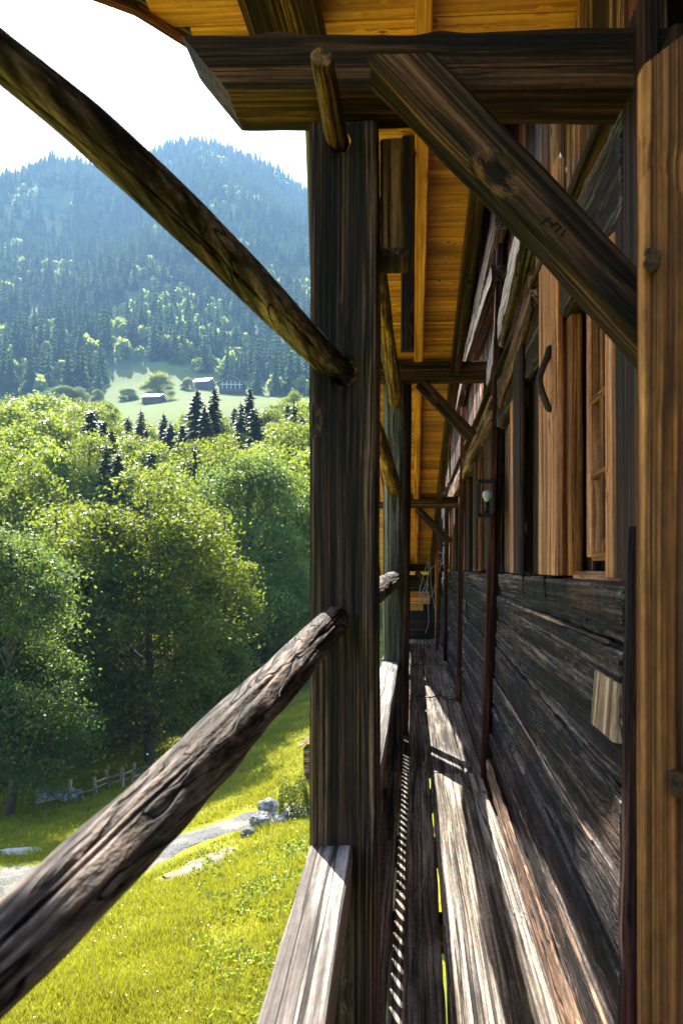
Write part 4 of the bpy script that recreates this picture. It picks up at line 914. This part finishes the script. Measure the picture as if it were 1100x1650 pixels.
# rope/cable across the floor, small blue cap
tag(link('floor_cable', tube_me('floor_cable', [Vector(p) for p in [(-.12, 7.6, .03), (-.02, 7.9, .035), (.06, 8.2, .03), (.2, 8.1, .035), (.32, 8.25, .03), (.42, 8.0, .03), (.46, 8.3, .05)]], [.008]*7, M_black, 8, 0, 0, 0, 6)), 'black cable lying across the floor planks', 'cable')

# ------------------------------------------------------------------ roof
rf = thing('roof', (0, 5, roofz(5)), 'overhanging chalet roof with golden pine boards on its underside', 'roof')
k_ = -.2; al = math.atan(k_)
def verge(d):
    if d < 3.0: return -1.17-(3.0-d)*2.1
    if d < 3.6: return -1.17+(d-3.0)/.6*.665
    return max(-.70, -.500-(d-3.6)*.122)  # outward flare past the front post added to shade the log wall
bw = .135; d = 0.2; bm_cache = {}
while d < 15.9:
    xa_ = verge(d); L = (1.5 if d < 3.55 else .40)-xa_; key = round(L, 3)
    if key not in bm_cache:
        bm_cache[key] = None
    M_ = frame(Vector((xa_, d, roofz(d)+.012)), Vector((xa_+1, d, roofz(d)+.012)))
    M_ = Matrix.Translation(M_.translation)@Matrix.Rotation(al, 4, 'X')
    if bm_cache[key] is None:
        Wd, T, c = bw/math.cos(al)-.004, .02, .005
        prof = [(-Wd/2+c, -T/2), (Wd/2-c, -T/2), (Wd/2, -T/2+c), (Wd/2, T/2), (-Wd/2, T/2), (-Wd/2, -T/2+c)]
        V = [(x_, y_, z_) for x_ in (0, L) for y_, z_ in prof]
        bm_cache[key] = pymesh('roof_board', V, [tuple(reversed(range(6))), tuple(range(6, 12))]+[(j, (j+1) % 6, 6+(j+1) % 6, 6+j) for j in range(6)], M_pine)
    o = link('roof_board', bm_cache[key], rf, M_); d += bw
M_tile = simple('dark_roof_cover', (.05, .045, .04), .9, 0, 3, .3)
top = [(verge(q), q) for q in (-1.2, 3.0, 3.6, 5.1, 16.1)]+[(.42, 16.1), (.42, 3.62), (1.6, 3.62), (1.6, -1.2)]
V = [(x_, y_, roofz(y_)+.04) for x_, y_ in top]+[(x_, y_, roofz(y_)+.14) for x_, y_ in top]; m = len(top)
link('roof_covering', pymesh('roof_covering', V, [tuple(range(m)), tuple(reversed(range(m, 2*m)))]+[((j+1) % m, j, m+j, m+(j+1) % m) for j in range(m)], M_tile), rf)
def rf_beam(nm, a, b, w_, h_, mat): return beam(nm, a, b, w_, h_, mat, rf, seg=40, n=3, rough=.006)
ur = rf
box('covering', Vector((.99, 9.8, EYE+3.55)), (12.5, 1.2, .08), M_tile, ur, Matrix.Rotation(math.pi/2, 4, 'Z'))
for i in range(3): box('side_board', Vector((.41, 3.62+6.2, EYE+2.75+i*.33)), (12.4, .03, .32), M_knotty, ur, Matrix.Rotation(math.pi/2, 4, 'Z'))
box('front_board', Vector((1.0, 3.66, EYE+2.95)), (1.2, .04, 1.2), M_knotty, ur)
# verge boards and gutter strip
vp = [Vector((verge(q)-.012, q, roofz(q)+.02)) for q in (1.6, 3.0, 3.6, 5.1)]
for a, b in zip(vp[:-1], vp[1:]):
    rf_beam('verge_board', a, b, .04, .10, M_strip)
    rf_beam('metal_edge', a+Vector((-.02, -.03, .035)), b+Vector((-.02, -.03, .035)), .03, .07, M_gutter)
rf_beam('verge_board', Vector((-.712, 5.12, roofz(5.12)+.03)), Vector((-.712, 16.0, roofz(16)+.03)), .035, .14, M_strip)
# rafters
def rafter(xa_, d0, d1, w_, h_, mat): rf_beam('rafter', Vector((xa_, d0, roofz(d0)-h_/2-.004)), Vector((xa_, d1, roofz(d1)-h_/2-.004)), w_, h_, mat)
for a_, b_ in ((2.3, 5.95), (6.2, 9.8), (10.0, 14.0)): rafter(PY(672, 500, 6.0).x+.01, a_, b_, .075, .10, M_pine2)
rafter(.36, 3.65, 15.0, .08, .16, M_brace)
rafter(.93, .5, 5.0, .16, .16, M_brace)
rafter(-.43, 4.1, 15.2, .08, .12, M_pine2)
# stubby dark timber above the cross beam
ca, cb_ = PY(430, -60, 2.75), PY(470, 62, 3.0)
tag(beam('roof_strut', ca+Vector((0, -.1, .0)), cb_+Vector((0, .1, -.02)), .3, .22, M_brace, None, seg=20, rough=.012, n=5, up=Vector((0, 1, .2))), 'short thick dark timber above the cross beam at the roof edge', 'beam')
# purlins with braces under the roof
for d, lab in ((6.1, 'first far roof purlin with its brace, above the green grey post'), (9.9, 'middle far roof purlin with its brace'), (14.4, 'farthest roof purlin near the balcony end')):
    t = thing('roof_purlin', (0, d, roofz(d)-.1), lab, 'beam', 'purlins crossing under the roof')
    hh = .15
    beam('timber', Vector((-.56, d, roofz(d)-.02-hh/2-.02)), Vector((.95, d, roofz(d)-.02-hh/2-.02)), .14, hh, M_beam if d > 10 else M_brace, t, seg=24, n=3, rough=.008)
    beam('brace', Vector((.06, d, roofz(d)-.02-hh-.03)), Vector((.50, d, roofz(d)-.02-hh-.50)), .08, .1, M_brace, t, seg=12, n=3, rough=.006)

# ------------------------------------------------------------------ lanterns
def lantern(px0, px1, py0, py1, d, label):
    a = PY(px0, py1, d); b = PY(px1, py0, d); W_ = b.x-a.x; H_ = b.z-a.z; c = (a+b)/2; r = .008
    t = thing('wall_lantern', (c.x, d, a.z), label, 'lamp', 'lanterns on the wall')
    V = []
    fr = []
    hw = W_/2; hd = W_/2
    for sx in (-1, 1):
        for sy in (-1, 1): fr.append(((c.x+sx*(hw-r), d+hd+sy*(hd-r), c.z), (.016, .016, H_)))
    for z in (a.z+r, b.z-r):
        for s in (-1, 1): fr += [((c.x, d+hd+s*(hd-r), z), (W_, .016, .016)), ((c.x+s*(hw-r), d+hd, z), (.016, W_, .016))]
    fr += [((c.x, d+hd, a.z+.012), (W_-.01, W_-.01, .02)), ((c.x, d+hd, b.z-.01), (W_-.01, W_-.01, .012)), ((c.x+hw-.006, d+hd, c.z), (.01, W_-.01, H_-.01))]
    Fc = []
    for (cc, s) in fr:
        o = len(V); V += [(cc[0]+i*s[0]/2, cc[1]+j*s[1]/2, cc[2]+k*s[2]/2) for i in (-1, 1) for j in (-1, 1) for k in (-1, 1)]
        Fc += [tuple(o+q for q in f) for f in ((0, 1, 3, 2), (4, 6, 7, 5), (0, 4, 5, 1), (2, 3, 7, 6), (0, 2, 6, 4), (1, 5, 7, 3))]
    link('lantern_frame', pymesh('lantern_frame', V, Fc, M_black), t)
    gv = [(c.x-hw+.012, d+.008, a.z+.02), (c.x+hw-.012, d+.008, a.z+.02), (c.x+hw-.012, d+.008, b.z-.02), (c.x-hw+.012, d+.008, b.z-.02)]
    link('glass_pane', pymesh('glass_pane', gv, [(0, 1, 2, 3)], M_lglass), t)
    bx_ = c.x+hw*.15; z0 = a.z+.02
    link('lamp_socket', tube_me('lamp_socket', [(bx_, d+hd, z0), (bx_, d+hd, z0+H_*.33)], [W_*.17, W_*.17], M_black, 14), t)
    zz = z0+H_*.33; pr_ = [(0, .14), (.05, .15), (.11, .22), (.17, .27), (.24, .285), (.31, .25), (.36, .15), (.375, .03)]
    link('bulb', tube_me('bulb', [(bx_, d+hd, zz+p*H_*.85) for p, q in pr_], [q*W_ for p, q in pr_], M_bulb, 20), t)
lantern(770, 797, 772, 832, 5.0, 'nearer black box lantern with white bulb on the reddish upright')
lantern(712, 723, 852, 880, 11.3, 'farther small black box lantern with white bulb')

# ------------------------------------------------------------------ haze
def haze():
    x0, x1, y0, y1, z0, z1 = -3300, 3300, -3300, 3300, float(Zt.min())-3, float(Zt.max())+60
    V = [(x, y, z) for x in (x0, x1) for y in (y0, y1) for z in (z0, z1)]
    me = bpy.data.meshes.new('haze'); me.from_pydata(V, [], [(0, 1, 3, 2), (4, 6, 7, 5), (0, 4, 5, 1), (2, 3, 7, 6), (0, 2, 6, 4), (1, 5, 7, 3)])
    m, nt = newmat('haze_air'); n = N(nt)
    v = n('VolumePrincipled', {'Color': (.36, .66, 1.0, 1), 'Density': .00031, 'Anisotropy': .1}); o_ = n('OutputMaterial'); nt.links.new(v.outputs[0], o_.inputs['Volume'])
    me.materials.append(m); o = link('haze', me); o['kind'] = 'stuff'; o['label'] = 'blue summer haze filling the valley'; o['category'] = 'haze'; return o
HAZE = True
if HAZE: haze()
